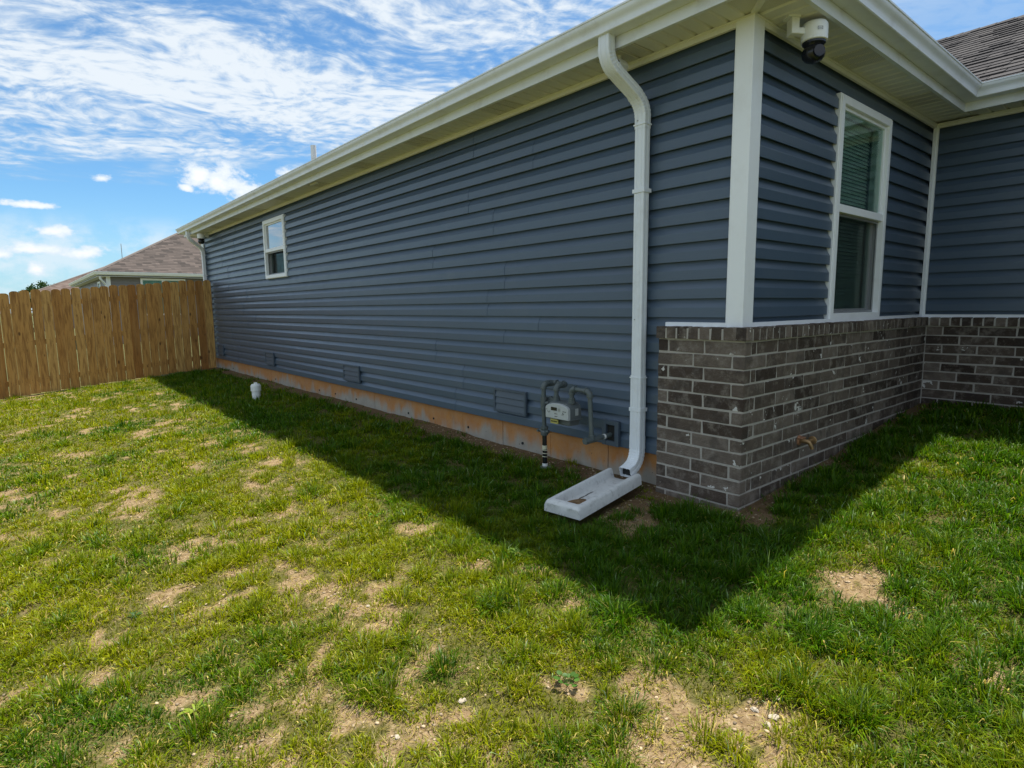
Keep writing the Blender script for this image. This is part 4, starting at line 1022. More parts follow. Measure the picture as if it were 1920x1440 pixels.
# ------------------------------------------------------------------ sewer clean-out
cx, cy = -0.66, 6.95; cz = float(gz(cx, cy))
co = empty('cleanout_pipe', (cx, cy, cz)); tag(co, 'short white pvc clean-out pipe standing in the shaded grass', 'pipe')
MB().lathe([(0.057, -0.15), (0.057, 0.15)], (0, 0, 0), 'z', 24).build('pipe', 'pvc', co, smooth=True, auto=25)
MB().lathe([(0.060, 0.125), (0.069, 0.127), (0.069, 0.203), (0.067, 0.206)], (0, 0, 0), 'z', 24).build('hub', 'pvc', co, smooth=True, auto=25)
MB().lathe([(0.058, 0.20), (0.058, 0.220), (0.055, 0.223)], (0, 0, 0), 'z', 24).build('cap', 'pvc', co, smooth=True, auto=25)
MB().box(-0.019, 0.019, -0.019, 0.019, 0.222, 0.246).build('cap_lug', 'pvc', co, bevel=0.002)

# ------------------------------------------------------------------ wooden fence
fence = empty('fence', (-0.1, 11.7, -0.25)); tag(fence, 'brown dog-eared wooden privacy fence meeting the far end of the house', 'fence')
def picket_mesh(w, h, v):
    r = random.Random(v * 17 + 3); e = w * (0.24 + 0.06 * r.random()); bow = r.uniform(-0.004, 0.004)
    pr = [(0, 0), (w, 0), (w + bow, h * 0.5), (w, h - e * 0.95), (w - e * 0.28, h - e * 0.42), (w - e * 0.75, h - 0.006), (w - e * 1.1, h), (e * 1.1, h), (e * 0.75, h - 0.006), (e * 0.28, h - e * 0.42), (0, h - e * 0.95), (bow, h * 0.5)]
    mb = MB().prism(pr, lambda u, q, t: (u, t, q), -0.008, 0.008); nf = len(mb.f)
    for zz in (0.24, 0.91, 1.56):
        for uu in (0.3, 0.7): mb.lathe([(0.0045, -0.0075), (0.004, -0.0095)], (w * uu + r.uniform(-.01, .01), 0, zz + r.uniform(-.02, .02)), 'y', 6)
    me = mb.mesh('picket'); me.materials.append(MAT['wood']); me.materials.append(MAT['dark'])
    for p_ in me.polygons:
        if p_.index >= nf: p_.material_index = 1
    return me
pms = [picket_mesh(w_, 1.80 + 0.008 * i, i) for i, w_ in enumerate((0.140, 0.139, 0.138, 0.141, 0.136))]
x = -0.03; i = 0
while x > -6.2:
    pw = 0.139; xl = x - pw
    zb = float(gz(xl + pw / 2, 11.7)) + 0.02
    yj = random.uniform(-0.004, 0.004)
    link('picket', pms[random.randrange(5)], fence, (xl + 0.1, yj, zb + 0.25 + random.uniform(-.008, .008)), (random.uniform(-.004, .004), random.uniform(-.004, .004), random.uniform(-.012, .012)))
    x = xl - (random.uniform(0.004, 0.010) if i != 1 else 0.014); i += 1
for hz in (0.25, 0.92, 1.58):
    a, b = -0.05, -6.3
    za, zb = -0.21 + hz, -0.21 + 0.086 * b + hz
    MB().add([(a + .1, .012, za - .045 + .25), (b + .1, .012, zb - .045 + .25), (b + .1, .05, zb - .045 + .25), (a + .1, .05, za - .045 + .25), (a + .1, .012, za + .045 + .25), (b + .1, .012, zb + .045 + .25), (b + .1, .05, zb + .045 + .25), (a + .1, .05, za + .045 + .25)],
             [(3, 2, 1, 0), (4, 5, 6, 7), (0, 1, 5, 4), (1, 2, 6, 5), (2, 3, 7, 6), (3, 0, 4, 7)]).build('rail', 'wood', fence)
for px in (-0.12, -2.45, -4.85):
    zb = float(gz(px, 11.8)); MB().box(px + .1 - .045, px + .1 + .045, .052, .142, zb - 0.3 + .25, zb + 1.72 + .25).build('post', 'wood', fence, bevel=0.004)

# ------------------------------------------------------------------ neighbouring houses
def hip_house(x0, x1, y0, y1, g, ez, m, label, win=True):
    h = empty('neighbor_house', (x0, y0, g)); tag(h, label, 'house', 'houses beyond the fence')
    L = lambda x, y, z: (x - x0, y - y0, z - g)
    MB().box(0, x1 - x0, 0, y1 - y0, -0.3, ez - g - 0.12).build('wall', 'neigh_wall', h)
    oh = 0.30; a0, a1, b0, b1 = x0 - oh, x1 + oh, y0 - oh, y1 + oh
    hw = min(a1 - a0, b1 - b0) / 2; rt = ez + m * hw
    if (b1 - b0) >= (a1 - a0): r0 = ((a0 + a1) / 2, b0 + hw, rt); r1 = ((a0 + a1) / 2, b1 - hw, rt)
    else: r0 = (a0 + hw, (b0 + b1) / 2, rt); r1 = (a1 - hw, (b0 + b1) / 2, rt)
    c = [L(a0, b0, ez), L(a1, b0, ez), L(a1, b1, ez), L(a0, b1, ez)]
    p, q = L(*r0), L(*r1)
    mb = MB()
    if (b1 - b0) >= (a1 - a0): mb.add(c + [p, q], [(0, 1, 4), (1, 2, 5, 4), (2, 3, 5), (3, 0, 4, 5), (3, 2, 1, 0)])
    else: mb.add(c + [p, q], [(0, 1, 5, 4), (1, 2, 5), (2, 3, 4, 5), (3, 0, 4), (3, 2, 1, 0)])
    ro = mb.build('roof', 'roof_far', h)
    MB().tube([c[0], p], 0.055, 6).build('hip_cap', MAT['hipcap'], ro); MB().tube([c[1], p if (b1 - b0) >= (a1 - a0) else q], 0.055, 6).build('hip_cap', MAT['hipcap'], ro)
    path = [L(a1, b0, 0)[:2], L(a0, b0, 0)[:2], L(a0, b1, 0)[:2]]
    path = path[::-1]
    e = ez - g
    MB().sweep([(-0.02, e - 0.17), (0.0, e - 0.17), (0.0, e - 0.10), (0.085, e - 0.10), (0.10, e - 0.06), (0.12, e - 0.02), (0.12, e), (-0.02, e)], path).build('gutter', 'white', h)
    MB().box(-oh, x1 - x0 + oh, -oh, y1 - y0 + oh, e - 0.155, e - 0.125).build('soffit', 'vinyl_white', h)
    MB().box(-0.02, 0.10, -0.02, 0.10, -0.3, e - 0.15).build('corner_post', 'white', h)
    return h
def far_courses(h, x0, x1, y0, y1, g, ez, m, seed):
    # thousands of small tabs, too many to pick apart: one joined part
    r = np.random.default_rng(seed); oh = 0.30; a0, a1, b0, b1 = x0 - oh, x1 + oh, y0 - oh, y1 + oh
    hw = min(a1 - a0, b1 - b0) / 2; dz = 0.0705; dh = dz / m; V = []; Fq = []; Cc = []
    base = np.array([0.074, 0.058, 0.051])
    for face in ('front', 'left'):
        for k in range(int(hw / dh) - 1):
            t0 = k * dh; t1 = t0 + dh * 1.05; lo = (a0 if face == 'front' else b0) + t1; hi = (a1 if face == 'front' else b1) - t1; p = lo - r.uniform(0, .2)
            while p < hi:
                w_ = r.choice([0.14, 0.2, 0.28, 0.36]); q = min(p + w_, hi); pa = max(p, lo); z0 = ez + t0 * m + 0.022 - g; z1 = ez + t1 * m + 0.010 - g
                if face == 'front': P = [(pa - x0, b0 + t0 - y0, z0 - .024), (q - x0, b0 + t0 - y0, z0 - .024), (q - x0, b0 + t0 - y0, z0), (pa - x0, b0 + t0 - y0, z0), (q - x0, b0 + t1 - y0, z1), (pa - x0, b0 + t1 - y0, z1)]
                else: P = [(a0 + t0 - x0, pa - y0, z0 - .024), (a0 + t0 - x0, q - y0, z0 - .024), (a0 + t0 - x0, q - y0, z0), (a0 + t0 - x0, pa - y0, z0), (a0 + t1 - x0, q - y0, z1), (a0 + t1 - x0, pa - y0, z1)]
                o = len(V); V += P; Fq += [(o, o + 1, o + 2, o + 3), (o + 3, o + 2, o + 4, o + 5)]; c = base * r.choice([0.55, 0.8, 0.95, 1.1, 1.3]) * r.uniform(.92, 1.08); Cc += [c] * 6; p += w_
            if k > 62: break
    ro = [c for c in h.children if c.name.startswith('roof')][0]
    o = leaf_mesh('shingle_courses', np.array(V), np.array(Fq), np.array(Cc), MAT['pebble'], ro); o['kind'] = 'stuff'
MAT['hipcap'] = plain('hip_cap', (0.13, 0.11, 0.10), 0.9, 0.2, 3)
n1 = hip_house(-0.40, 11.0, 25.0, 37.0, -0.38, 2.44, 0.565, 'taupe neighbor house with brown hip roof just behind the fence')
far_courses(n1, -0.40, 11.0, 25.0, 37.0, -0.38, 2.44, 0.565, 4)
wz = 2.19 + 0.38
def nwin(h, x0, x1, z0, z1, side=False):
    w = empty('window', (0, 0, 0)); w.parent = h
    f = (lambda a, b, d0, d1, p, q: MB().box(a, b, -d1, -d0, p, q)) if not side else (lambda a, b, d0, d1, p, q: MB().box(-d1, -d0, a, b, p, q))
    def fb(a, b, d0, d1, p, q, n, m): f(a, b, d0, d1, p, q).build(n, m, w)
    fb(x0, x0 + .07, 0, .04, z0, z1, 'frame', 'white'); fb(x1 - .07, x1, 0, .04, z0, z1, 'frame', 'white'); fb(x0 + .07, x1 - .07, 0, .039, z1 - .07, z1, 'frame', 'white'); fb(x0 + .07, x1 - .07, 0, .039, z0, z0 + .07, 'frame', 'white')
    c = (x0 + x1) / 2
    if not side: fb(c - .06, c + .06, 0, .041, z0 + .07, z1 - .07, 'mullion', 'white')
    for a, b in (((x0 + .07, c - .06), (c + .06, x1 - .07)) if not side else ((x0 + .07, x1 - .07),)):
        fb(a, b, 0.012, .016, z0 + .07, z1 - .07, 'pane', 'glass'); 
        mb = MB(); n_ = 14
        for k in range(n_):
            u0 = a + (b - a) * k / n_; u1 = a + (b - a) * (k + 1) / n_; dd = 0.004 if k % 2 else 0.0
            (mb.box(u0, u1, -0.008 - dd, -0.004, z0 + .07, z1 - .07) if not side else mb.box(-0.008 - dd, -0.004, u0, u1, z0 + .07, z1 - .07))
        mb.build('curtain', 'curtain', w)
nwin(n1, 0.66 + 0.40, 2.20 + 0.40, 1.2, 2.235 + 0.38)
nwin(n1, 2.0, 2.9, 1.2, 2.20 + 0.36, True)
dsn = MB().tube([(-0.25, -0.25, 2.70), (-0.22, -0.22, 2.55), (-0.05, -0.05, 2.35), (-0.05, -0.05, -0.2)], 0.04, 6).build('downspout', 'gutter', n1)
MB().tube([(0.62, 0.62, 2.82 + 0.5), (0.62, 0.62, 2.82 + 1.12)], 0.012, 6).build('roof_antenna', 'galv', n1)
hip_house(-1.75, 9.0, 52.0, 66.0, -0.6, 2.35, 0.45, 'farther neighbor house whose brown roof just shows over the fence')

# ------------------------------------------------------------------ far trees
def far_tree(x, y, g, h, rw, label, seed):
    r = np.random.default_rng(seed); t = empty('tree', (x, y, g)); tag(t, label, 'tree', 'trees beyond the fence')
    tr = MB().tube([(0, 0, -0.2), (0.05, 0, h * 0.4), (0.0, 0.1, h * 0.8)], [0.16, 0.12, 0.05], 8)
    for k in range(6):
        a = k * 1.05; tr.tube([(0.04, 0.02, h * 0.35 + 0.06 * k), (rw * 0.6 * math.cos(a), rw * 0.6 * math.sin(a), h * (0.55 + 0.05 * k))], [0.06, 0.02], 6)
    tr.build('trunk', 'bark', t)
    N = 3400; cl = r.normal(size=(26, 3)); cl /= np.linalg.norm(cl, axis=1)[:, None]; cl *= (r.uniform(0.45, 1.0, (26, 1)) * np.array([rw, rw, h * 0.33])); cl[:, 2] += h * 0.66
    c = cl[r.integers(0, 26, N)] + r.normal(size=(N, 3)) * np.array([.30, .30, .24]) * rw * 0.62
    n = r.normal(size=(N, 3)); n /= np.linalg.norm(n, axis=1)[:, None]; a = np.cross(n, r.normal(size=(N, 3))); a /= np.linalg.norm(a, axis=1)[:, None]; b = np.cross(n, a); s = r.uniform(0.07, 0.15, (N, 1))
    V = np.stack([c - a * s, c + b * s * .6, c + a * s, c - b * s * .6], 1).reshape(-1, 3)
    col = np.repeat(np.array([[0.030, 0.062, 0.022]]) * r.uniform(0.6, 1.6, (N, 1)), 4, 0)
    leaf_mesh('crown', V, np.arange(N * 4).reshape(-1, 4), col, MAT['leaf'], t)
far_tree(-1.05, 80.0, -0.9, 5.3, 1.35, 'round dark green tree left of the far brown roof', 1)
far_tree(1.1, 92.0, -0.9, 5.2, 2.0, 'paler tree partly behind the far brown roof', 2)

# ------------------------------------------------------------------ lawn
BARE = [[-0.41, -0.84, 0.08, -0.09, 0.14, 0.05], [-0.51, -0.98, 0.04, -0.05, 0.06, 0.02], [-1.7, -0.84, 0.17, -0.17, 0.1, 0.06], [-1.86, -0.72, 0.09, -0.09, 0.05, 0.04], [-1.44, -0.94, 0.07, -0.07, 0.06, 0.03], [-2.19, 0.68, 0.12, -0.13, 0.05, 0.11], [-2.14, 1.05, 0.11, -0.12, 0.06, 0.14], [-2.23, 1.22, 0.05, -0.06, 0.09, 0.25], [-2.13, 0.53, 0.07, -0.07, 0.04, 0.09], [-1.47, 1.23, 0.06, -0.08, 0.06, 0.1], [-1.82, 3.13, 0.1, -0.13, 0.07, 0.25], [-1.81, 2.73, 0.07, -0.09, 0.03, 0.1], [-1.6, 4.19, 0.08, -0.11, 0.06, 0.22], [-2.59, 3.53, 0.12, -0.15, 0.04, 0.29], [-2.7, 3.18, 0.06, -0.07, 0.04, 0.28], [-2.44, 4.27, 0.05, -0.07, 0.03, 0.18], [-2.54, 2.09, 0.09, -0.11, 0.03, 0.13], [-3.36, 4.41, 0.09, -0.12, -0.0, 0.35], [-3.36, 5.29, 0.08, -0.1, -0.0, 0.2], [-3.09, 3.57, 0.06, -0.07, 0.01, 0.18], [-3.26, 1.83, 0.09, -0.1, 0.0, 0.12], [-2.87, 1.66, 0.09, -0.1, 0.02, 0.12], [-3.02, 1.35, 0.05, -0.06, 0.01, 0.11], [-3.07, 1.01, 0.07, -0.08, 0.01, 0.07], [-3.22, 0.74, 0.08, -0.08, 0.0, 0.04], [-2.89, 0.61, 0.03, -0.03, 0.01, 0.05], [-2.53, 0.39, 0.04, -0.05, 0.01, 0.04], [-2.38, 0.19, 0.04, -0.04, 0.01, 0.03], [-2.13, -0.2, 0.07, -0.07, 0.02, 0.04], [-2.4, -0.19, 0.04, -0.04, 0.02, 0.05], [-1.4, 0.01, 0.03, -0.04, 0.05, 0.05], [-1.78, -0.33, 0.04, -0.04, 0.03, 0.03], [-1.63, -0.55, 0.04, -0.04, 0.03, 0.02], [-1.47, 0.54, 0.06, -0.07, 0.05, 0.07], [-1.36, 0.29, 0.05, -0.06, 0.03, 0.04], [-0.71, -1.33, 0.07, -0.07, 0.05, 0.01], [-0.78, -1.42, 0.06, -0.06, 0.04, 0.01], [-0.66, -1.21, 0.03, -0.03, 0.03, 0.01], [-2.7, 0.07, 0.04, -0.04, 0.01, 0.03], [-3.3, 0.62, 0.08, -0.08, 0.0, 0.04], [-0.44, 0.42, 0.09, -0.11, 0.17, 0.13], [-0.65, 0.26, 0.05, -0.06, 0.07, 0.05], [-2.06, 4.01, 0.08, -0.11, 0.04, 0.2], [-2.86, 5.63, 0.12, -0.17, 0.01, 0.23], [-3.15, 7.94, 0.16, -0.23, 0.01, 0.28], [-2.07, 8.12, 0.08, -0.13, 0.03, 0.26], [-2.3, 2.09, 0.06, -0.07, 0.02, 0.09], [-1.84, 1.79, 0.07, -0.08, 0.03, 0.07], [-1.93, 0.28, 0.05, -0.05, 0.02, 0.03], [-2.52, 1.24, 0.03, -0.03, 0.03, 0.12], [-2.13, -0.47, 0.04, -0.04, 0.02, 0.02], [-1.67, -1.0, 0.06, -0.06, 0.03, 0.02]]
def bare_mask(x, y):
    """0 grass .. 1 bare earth"""
    wx = x + (fbm(x * 6, y * 6, 51) - 0.5) * 0.34; wy = y + (fbm(x * 6, y * 6, 52) - 0.5) * 0.34
    m = np.zeros_like(x); strong = np.zeros_like(x)
    for i_, (cx_, cy_, ax, ay, bx_, by_) in enumerate(BARE):
        if 2 <= i_ < 5: ax, ay, bx_, by_ = ax * 1.35, ay * 1.35, bx_ * 1.35, by_ * 1.35
        det = ax * by_ - ay * bx_; dx_ = wx - cx_; dy_ = wy - cy_
        u = (dx_ * by_ - dy_ * bx_) / det; v = (-dx_ * ay + dy_ * ax) / det
        m = np.maximum(m, sstep(np.sqrt(u * u + v * v), 1.65, 0.6) * (1.0 if cy_ < 2.4 else 0.72))
        if 2 <= i_ < 5: strong = np.maximum(strong, 0.95 * sstep(np.sqrt(u * u + v * v), 1.25, 0.75))
    m = m * (0.16 + 0.84 * sstep(fbm(x * 10.5, y * 10.5, 91, 4), 0.35, 0.53))
    m = np.maximum(m, strong * (0.45 + 0.55 * sstep(fbm(x * 12, y * 12, 95, 3), 0.30, 0.45)))
    m = m * (1 - 0.95 * sstep(np.hypot(x + 1.66, y + 0.945), 0.115, 0.07))     # one big clump left standing in the bare patch
    lush = sstep(x + 0.22 * y, -2.0, -0.9) * sstep(y, 3.0, 1.0) + sstep(x, -1.5, -1.1)
    lush = np.clip(lush, 0, 1)
    nz = fbm(x * 2.6, y * 2.6, 21, 5)
    m = np.maximum(m, 0.80 * sstep(nz, 0.60, 0.70) * (1 - lush) * sstep(fbm(x * 9, y * 9, 93, 3), 0.40, 0.55))
    a_ = x * 0.86 + y * 0.5; b_ = -x * 0.5 + y * 0.86
    rg = 1 - np.abs(2 * fbm(a_ * 2.6 + 3, b_ * 1.5, 23, 4) - 1)
    m = np.maximum(m, 0.80 * sstep(rg, 0.86, 0.97) * (1 - lush) * sstep(fbm(x * 1.1, y * 1.1, 27, 3), 0.38, 0.56) * sstep(fbm(x * 12, y * 12, 29, 3), 0.36, 0.52))
    # worn strips along the walls
    m = np.maximum(m, sstep(x + (fbm(x * 4, y * 4, 79) - .5) * .06, 0.0, 0.05) * sstep(y, 0.0, 0.1) * 0.4)
    m = np.maximum(m, sstep(x + (fbm(x * 5, y * 5, 77) - .5) * .2, -0.30, -0.12) * sstep(y, 0.3, 0.5) * sstep(y, 1.8, 1.4) * 0.9)
    m = np.maximum(m, sstep(y + (fbm(x * 5, y * 5, 78) - .5) * .12, -0.19, -0.10) * (x > -0.20) * 0.9)
    m = np.maximum(m, sstep(np.hypot(x + 0.10, y + 0.18), 0.18, 0.08) * 0.8)
    return m, lush
build_ground()
def inside_solid(x, y):
    h = (x > np.where(y > 0.53, 0.018, -0.005)) & (y > -0.075); h |= (x > W - 0.08)
    h |= (x > -0.08) & (y > -0.08) & (y < 0.53)
    c8, s8 = math.cos(R(8)), math.sin(R(8)); u = (x + 0.135) * c8 + (y - 0.728) * s8; v = -(x + 0.135) * s8 + (y - 0.728) * c8
    h |= (u < 0.0) & (u > -0.71) & (np.abs(v) < 0.137)
    h |= (np.hypot(x + 0.66, y - 6.95) < 0.06)
    h |= (y > 11.66)
    return h

def blades(x, y, h, w, lean, col, two=True, az=None):
    n = len(x); az = rng.uniform(0, 2 * np.pi, n) if az is None else az; la = lean; z = gz(x, y) - 0.004
    dx_, dy_ = np.cos(az), np.sin(az); fa = az + np.pi / 2 + rng.uniform(-.6, .6, n); wx, wy = np.cos(fa) * w / 2, np.sin(fa) * w / 2
    if two:
        m1 = h * 0.52; ox1, oz1 = m1 * np.sin(la * 0.6), m1 * np.cos(la * 0.6)
        m2 = h * 0.48; la2 = np.minimum(la * 1.7 + 0.12, 1.9); ox2, oz2 = ox1 + m2 * np.sin(la2), oz1 + m2 * np.cos(la2)
        V = np.empty((n, 5, 3))
        V[:, 0] = np.stack([x - wx, y - wy, z], 1); V[:, 1] = np.stack([x + wx, y + wy, z], 1)
        V[:, 2] = np.stack([x + dx_ * ox1 + wx * .85, y + dy_ * ox1 + wy * .85, z + oz1], 1); V[:, 3] = np.stack([x + dx_ * ox1 - wx * .85, y + dy_ * ox1 - wy * .85, z + oz1], 1)
        V[:, 4] = np.stack([x + dx_ * ox2, y + dy_ * ox2, z + oz2], 1)
        b = np.arange(n)[:, None] * 5
        T = np.concatenate([b + np.array([0, 1, 2]), b + np.array([0, 2, 3]), b + np.array([3, 2, 4])])
        cc = np.repeat(col[:, None, :], 5, 1)
        return V.reshape(-1, 3), T, cc.reshape(-1, 3)
    V = np.empty((n, 3, 3)); ox, oz = h * np.sin(la), h * np.cos(la)
    V[:, 0] = np.stack([x - wx, y - wy, z], 1); V[:, 1] = np.stack([x + wx, y + wy, z], 1); V[:, 2] = np.stack([x + dx_ * ox, y + dy_ * ox, z + oz], 1)
    return V.reshape(-1, 3), np.arange(n * 3).reshape(-1, 3), np.repeat(col[:, None, :], 3, 1).reshape(-1, 3)

GREEN_D = np.array([0.020, 0.074, 0.003]); GREEN_M = np.array([0.072, 0.172, 0.004]); YEL = np.array([0.238, 0.262, 0.003]); STRAW = np.array([0.42, 0.34, 0.09]); PALE = np.array([0.20, 0.29, 0.12])
def lawn():
    Vs, Ts, Cs = [], [], []; off = 0
    def push(V, T, Cc):
        nonlocal off
        Vs.append(V); Ts.append(T + off); Cs.append(Cc); off += len(V)
    # zones: distance from the photographer, tufts per square metre, blades per tuft, blade width (level of detail only)
    zones = [(0.0, 1.2, 120, 26, 0.0050, 1.0), (1.2, 2.3, 580, 60, 0.0040, 1.0), (2.3, 3.6, 560, 44, 0.0046, 1.0), (3.6, 5.5, 440, 32, 0.0062, 1.03), (5.5, 8.5, 260, 21, 0.0098, 1.08), (8.5, 15.5, 170, 18, 0.0160, 1.15)]
    for r0, r1, td, nb, wd, hs in zones:
        x0, x1, y0, y1 = max(-6.3, CAM.x - r1), min(3.2, CAM.x + r1), max(-3.6, CAM.y - r1), min(11.7, CAM.y + r1)
        n = int((x1 - x0) * (y1 - y0) * td); tx = rng.uniform(x0, x1, n); ty = rng.uniform(y0, y1, n)
        d = np.hypot(tx - CAM.x, ty - CAM.y)
        ang = (np.degrees(np.arctan2(tx - CAM.x, ty - CAM.y)) - 39.9 + 180) % 360 - 180
        ok = (d >= r0) & (d < r1) & ~inside_solid(tx, ty) & ((np.abs(ang) < 58) | (rng.random(n) < 0.12))
        tx, ty = tx[ok], ty[ok]
        bm, lush = bare_mask(tx, ty)
        clump = fbm(tx * 9, ty * 9, 5, 3); tuft = sstep(fbm(tx * 4.2, ty * 4.2, 33, 4), 0.42, 0.62)
        p = (1 - bm) ** 1.2 * (0.66 + 0.34 * np.maximum(lush, tuft)) * (0.6 + 0.4 * sstep(clump, 0.25, 0.5)) + 0.035
        k = rng.random(len(tx)) < p
        tx, ty, bm, lush, clump, tuft = tx[k], ty[k], bm[k], lush[k], clump[k], tuft[k]; n = len(tx)
        size = np.clip(rng.lognormal(-0.05, 0.32, n), 0.5, 1.9)
        dry = fbm(tx * 1.5, ty * 1.5, 61, 4); dry2 = fbm(tx * 6, ty * 6, 63, 3)
        in_shadow = sstep(tx, -1.6, -1.0) * sstep(ty, -0.6, -0.2)  # eave shadow's area, put into blade colour: greener, less yellow and straw
        yl = sstep(dry, 0.30, 0.62) * 0.95 * (1 - 0.45 * lush) * (1 - 0.35 * tuft) + (dry2 - 0.5) * 0.9 + 0.28 - 0.35 * in_shadow - 0.42 * sstep(tx + 0.22 * ty, -1.6, -0.9) * sstep(ty, 1.0, -0.2) - 0.30 * (size - 1) + rng.normal(0, 0.16, n)
        yl = np.clip(yl, 0, 1)
        th_ = (0.026 + 0.010 * lush + 0.018 * tuft) * (0.55 + 0.9 * clump) * size * hs * (1 - 0.35 * bm)
        sig = np.clip(0.020 * size, 0.012, 0.036) * (1.0 if r1 < 6 else 1.5)
        cnt = np.maximum(4, (nb * size ** 1.1 * rng.uniform(0.7, 1.3, n) * (1 - 0.4 * bm))).astype(int)
        ti = np.repeat(np.arange(n), cnt); m = len(ti)
        ox = rng.normal(0, 1, m); oy = rng.normal(0, 1, m); rr = np.hypot(ox, oy)
        x = tx[ti] + ox * sig[ti]; y = ty[ti] + oy * sig[ti]
        az = np.arctan2(oy, ox) + rng.normal(0, 0.55, m)
        lean = np.clip(0.16 + 0.36 * rr + rng.normal(0, 0.20, m), 0.02, 1.4)
        h = th_[ti] * rng.uniform(0.55, 1.35, m)
        ylb = np.clip(yl[ti] + rng.normal(0, 0.14, m), 0, 1)[:, None]
        u = rng.random(m)[:, None]; col = (GREEN_D * (1 - u) + GREEN_M * u) * (1 - ylb) + YEL * ylb
        st = rng.random(m) < ((0.025 + 0.11 * (1 - lush) * (1 - tuft * 0.6) + 0.25 * bm) * (1 - 0.6 * in_shadow))[ti]
        col[st] = STRAW * rng.uniform(0.55, 1.05, (st.sum(), 1)); lean[st] = np.clip(lean[st] + 0.45, 0, 1.5)
        pl_ = (rng.random(m) < 0.03) & ~st; col[pl_] = PALE
        col *= rng.uniform(0.50, 1.40, (m, 1))
        ok = ~inside_solid(x, y)
        x, y, h, lean, az, col = x[ok], y[ok], h[ok], lean[ok], az[ok], col[ok]
        push(*blades(x, y, h, wd * rng.uniform(0.65, 1.2, len(x)), lean, col, r1 < 8.6, az))
        # fine short undergrowth between the tufts
        n = int((16000 if r1 < 2.4 else 11000 if r1 < 4 else 5200 if r1 < 6 else 2600 if r1 < 9 else 1500) * (0.1 if r1 < 1.3 else 1) * (x1 - x0) * (y1 - y0)); x = rng.uniform(x0, x1, n); y = rng.uniform(y0, y1, n); d = np.hypot(x - CAM.x, y - CAM.y)
        ang = (np.degrees(np.arctan2(x - CAM.x, y - CAM.y)) - 39.9 + 180) % 360 - 180
        ok = (d >= r0) & (d < r1) & ~inside_solid(x, y) & ((np.abs(ang) < 58) | (rng.random(n) < 0.12)); x, y = x[ok], y[ok]; bm, lush = bare_mask(x, y)
        k = rng.random(len(x)) < (1 - bm) ** 1.6; x, y, lush = x[k], y[k], lush[k]; n = len(x)
        yl = np.clip(sstep(fbm(x * 1.5, y * 1.5, 61, 4), 0.25, 0.6) + rng.normal(0.05, 0.2, n) - 0.55 * sstep(x + 0.22 * y, -1.7, -1.0), 0, 1)[:, None]
        push(*blades(x, y, rng.uniform(0.014, 0.034, n), wd * rng.uniform(0.9, 1.5, n), np.clip(rng.normal(0.8, 0.35, n), 0.1, 1.45), (GREEN_M * (1 - yl) + YEL * yl) * rng.uniform(0.25, 0.95, (n, 1)), False))
        # dead thatch lying on the bare ground
        n = int(td * nb * 0.13 * (x1 - x0) * (y1 - y0)); x = rng.uniform(x0, x1, n); y = rng.uniform(y0, y1, n); d = np.hypot(x - CAM.x, y - CAM.y)
        ok = (d >= r0) & (d < r1) & ~inside_solid(x, y); x, y = x[ok], y[ok]; bm, lush = bare_mask(x, y)
        k = rng.random(len(x)) < (0.08 + 0.92 * bm) * (1 - 0.6 * lush) * (x < -0.3); x, y = x[k], y[k]; n = len(x)
        if n:
            V, T, Cc = blades(x, y, rng.uniform(0.015, 0.055, n), wd * 0.6 * np.ones(n), rng.uniform(1.0, 1.5, n), STRAW * rng.uniform(0.35, 1.15, (n, 1)), False)
            V[:, 2] += 0.006; push(V, T, Cc)
    V = np.concatenate(Vs); T = np.concatenate(Ts); Cc = np.concatenate(Cs)
    o = leaf_mesh('grass', V, T, Cc, MAT['grass']); o['kind'] = 'stuff'; o['label'] = 'patchy green and yellowing lawn grass'; o['category'] = 'grass'
    print('grass triangles', len(T))
lawn()

# pebbles and crumbs on the bare earth
def rock(r, sub=1):
    bm = bmesh.new(); bmesh.ops.create_icosphere(bm, subdivisions=sub, radius=1.0)
    for v in bm.verts: v.co *= r.uniform(0.72, 1.15)
    return bm
def pebbles():
    r = random.Random(5); tmpl = []
    for i in range(6):
        bm = rock(r); me = np.array([v.co[:] for v in bm.verts]); fs = np.array([[v.index for v in f.verts] for f in bm.faces]); tmpl.append((me, fs)); bm.free()
    n = 60000; x = rng.uniform(-4.6, 1.5, n); y = rng.uniform(-2.4, 6.5, n); bm_, lush = bare_mask(x, y)
    k = (rng.random(n) < bm_ ** 2) & ~inside_solid(x, y) & (np.hypot(x - CAM.x, y - CAM.y) < 6) ; x, y = x[k][:5200], y[k][:5200]; z = gz(x, y)
    Vs, Fs, Cs, off = [], [], [], 0
    for i in range(len(x)):
        me, fs = tmpl[i % 6]; s = r.choice([0.002, 0.0025, 0.003, 0.004, 0.005, 0.0075]); a = r.uniform(0, 6.28)
        M_ = np.array([[math.cos(a), -math.sin(a), 0], [math.sin(a), math.cos(a), 0], [0, 0, 1]]) * np.array([s * 1.3, s, s * 0.65])
        v = me @ M_.T + np.array([x[i], y[i], z[i] + s * 0.25]); Vs.append(v); Fs.append(fs + off); off += len(v)
        c = np.array([0.36, 0.275, 0.175]) * r.uniform(0.4, 1.3); Cs.append(np.repeat(c[None], len(v), 0))
    o = leaf_mesh('pebbles', np.concatenate(Vs), np.concatenate(Fs), np.concatenate(Cs), MAT['pebble']); o['kind'] = 'stuff'; o['label'] = 'small pebbles and soil crumbs on the bare patches'; o['category'] = 'pebbles'
pebbles()
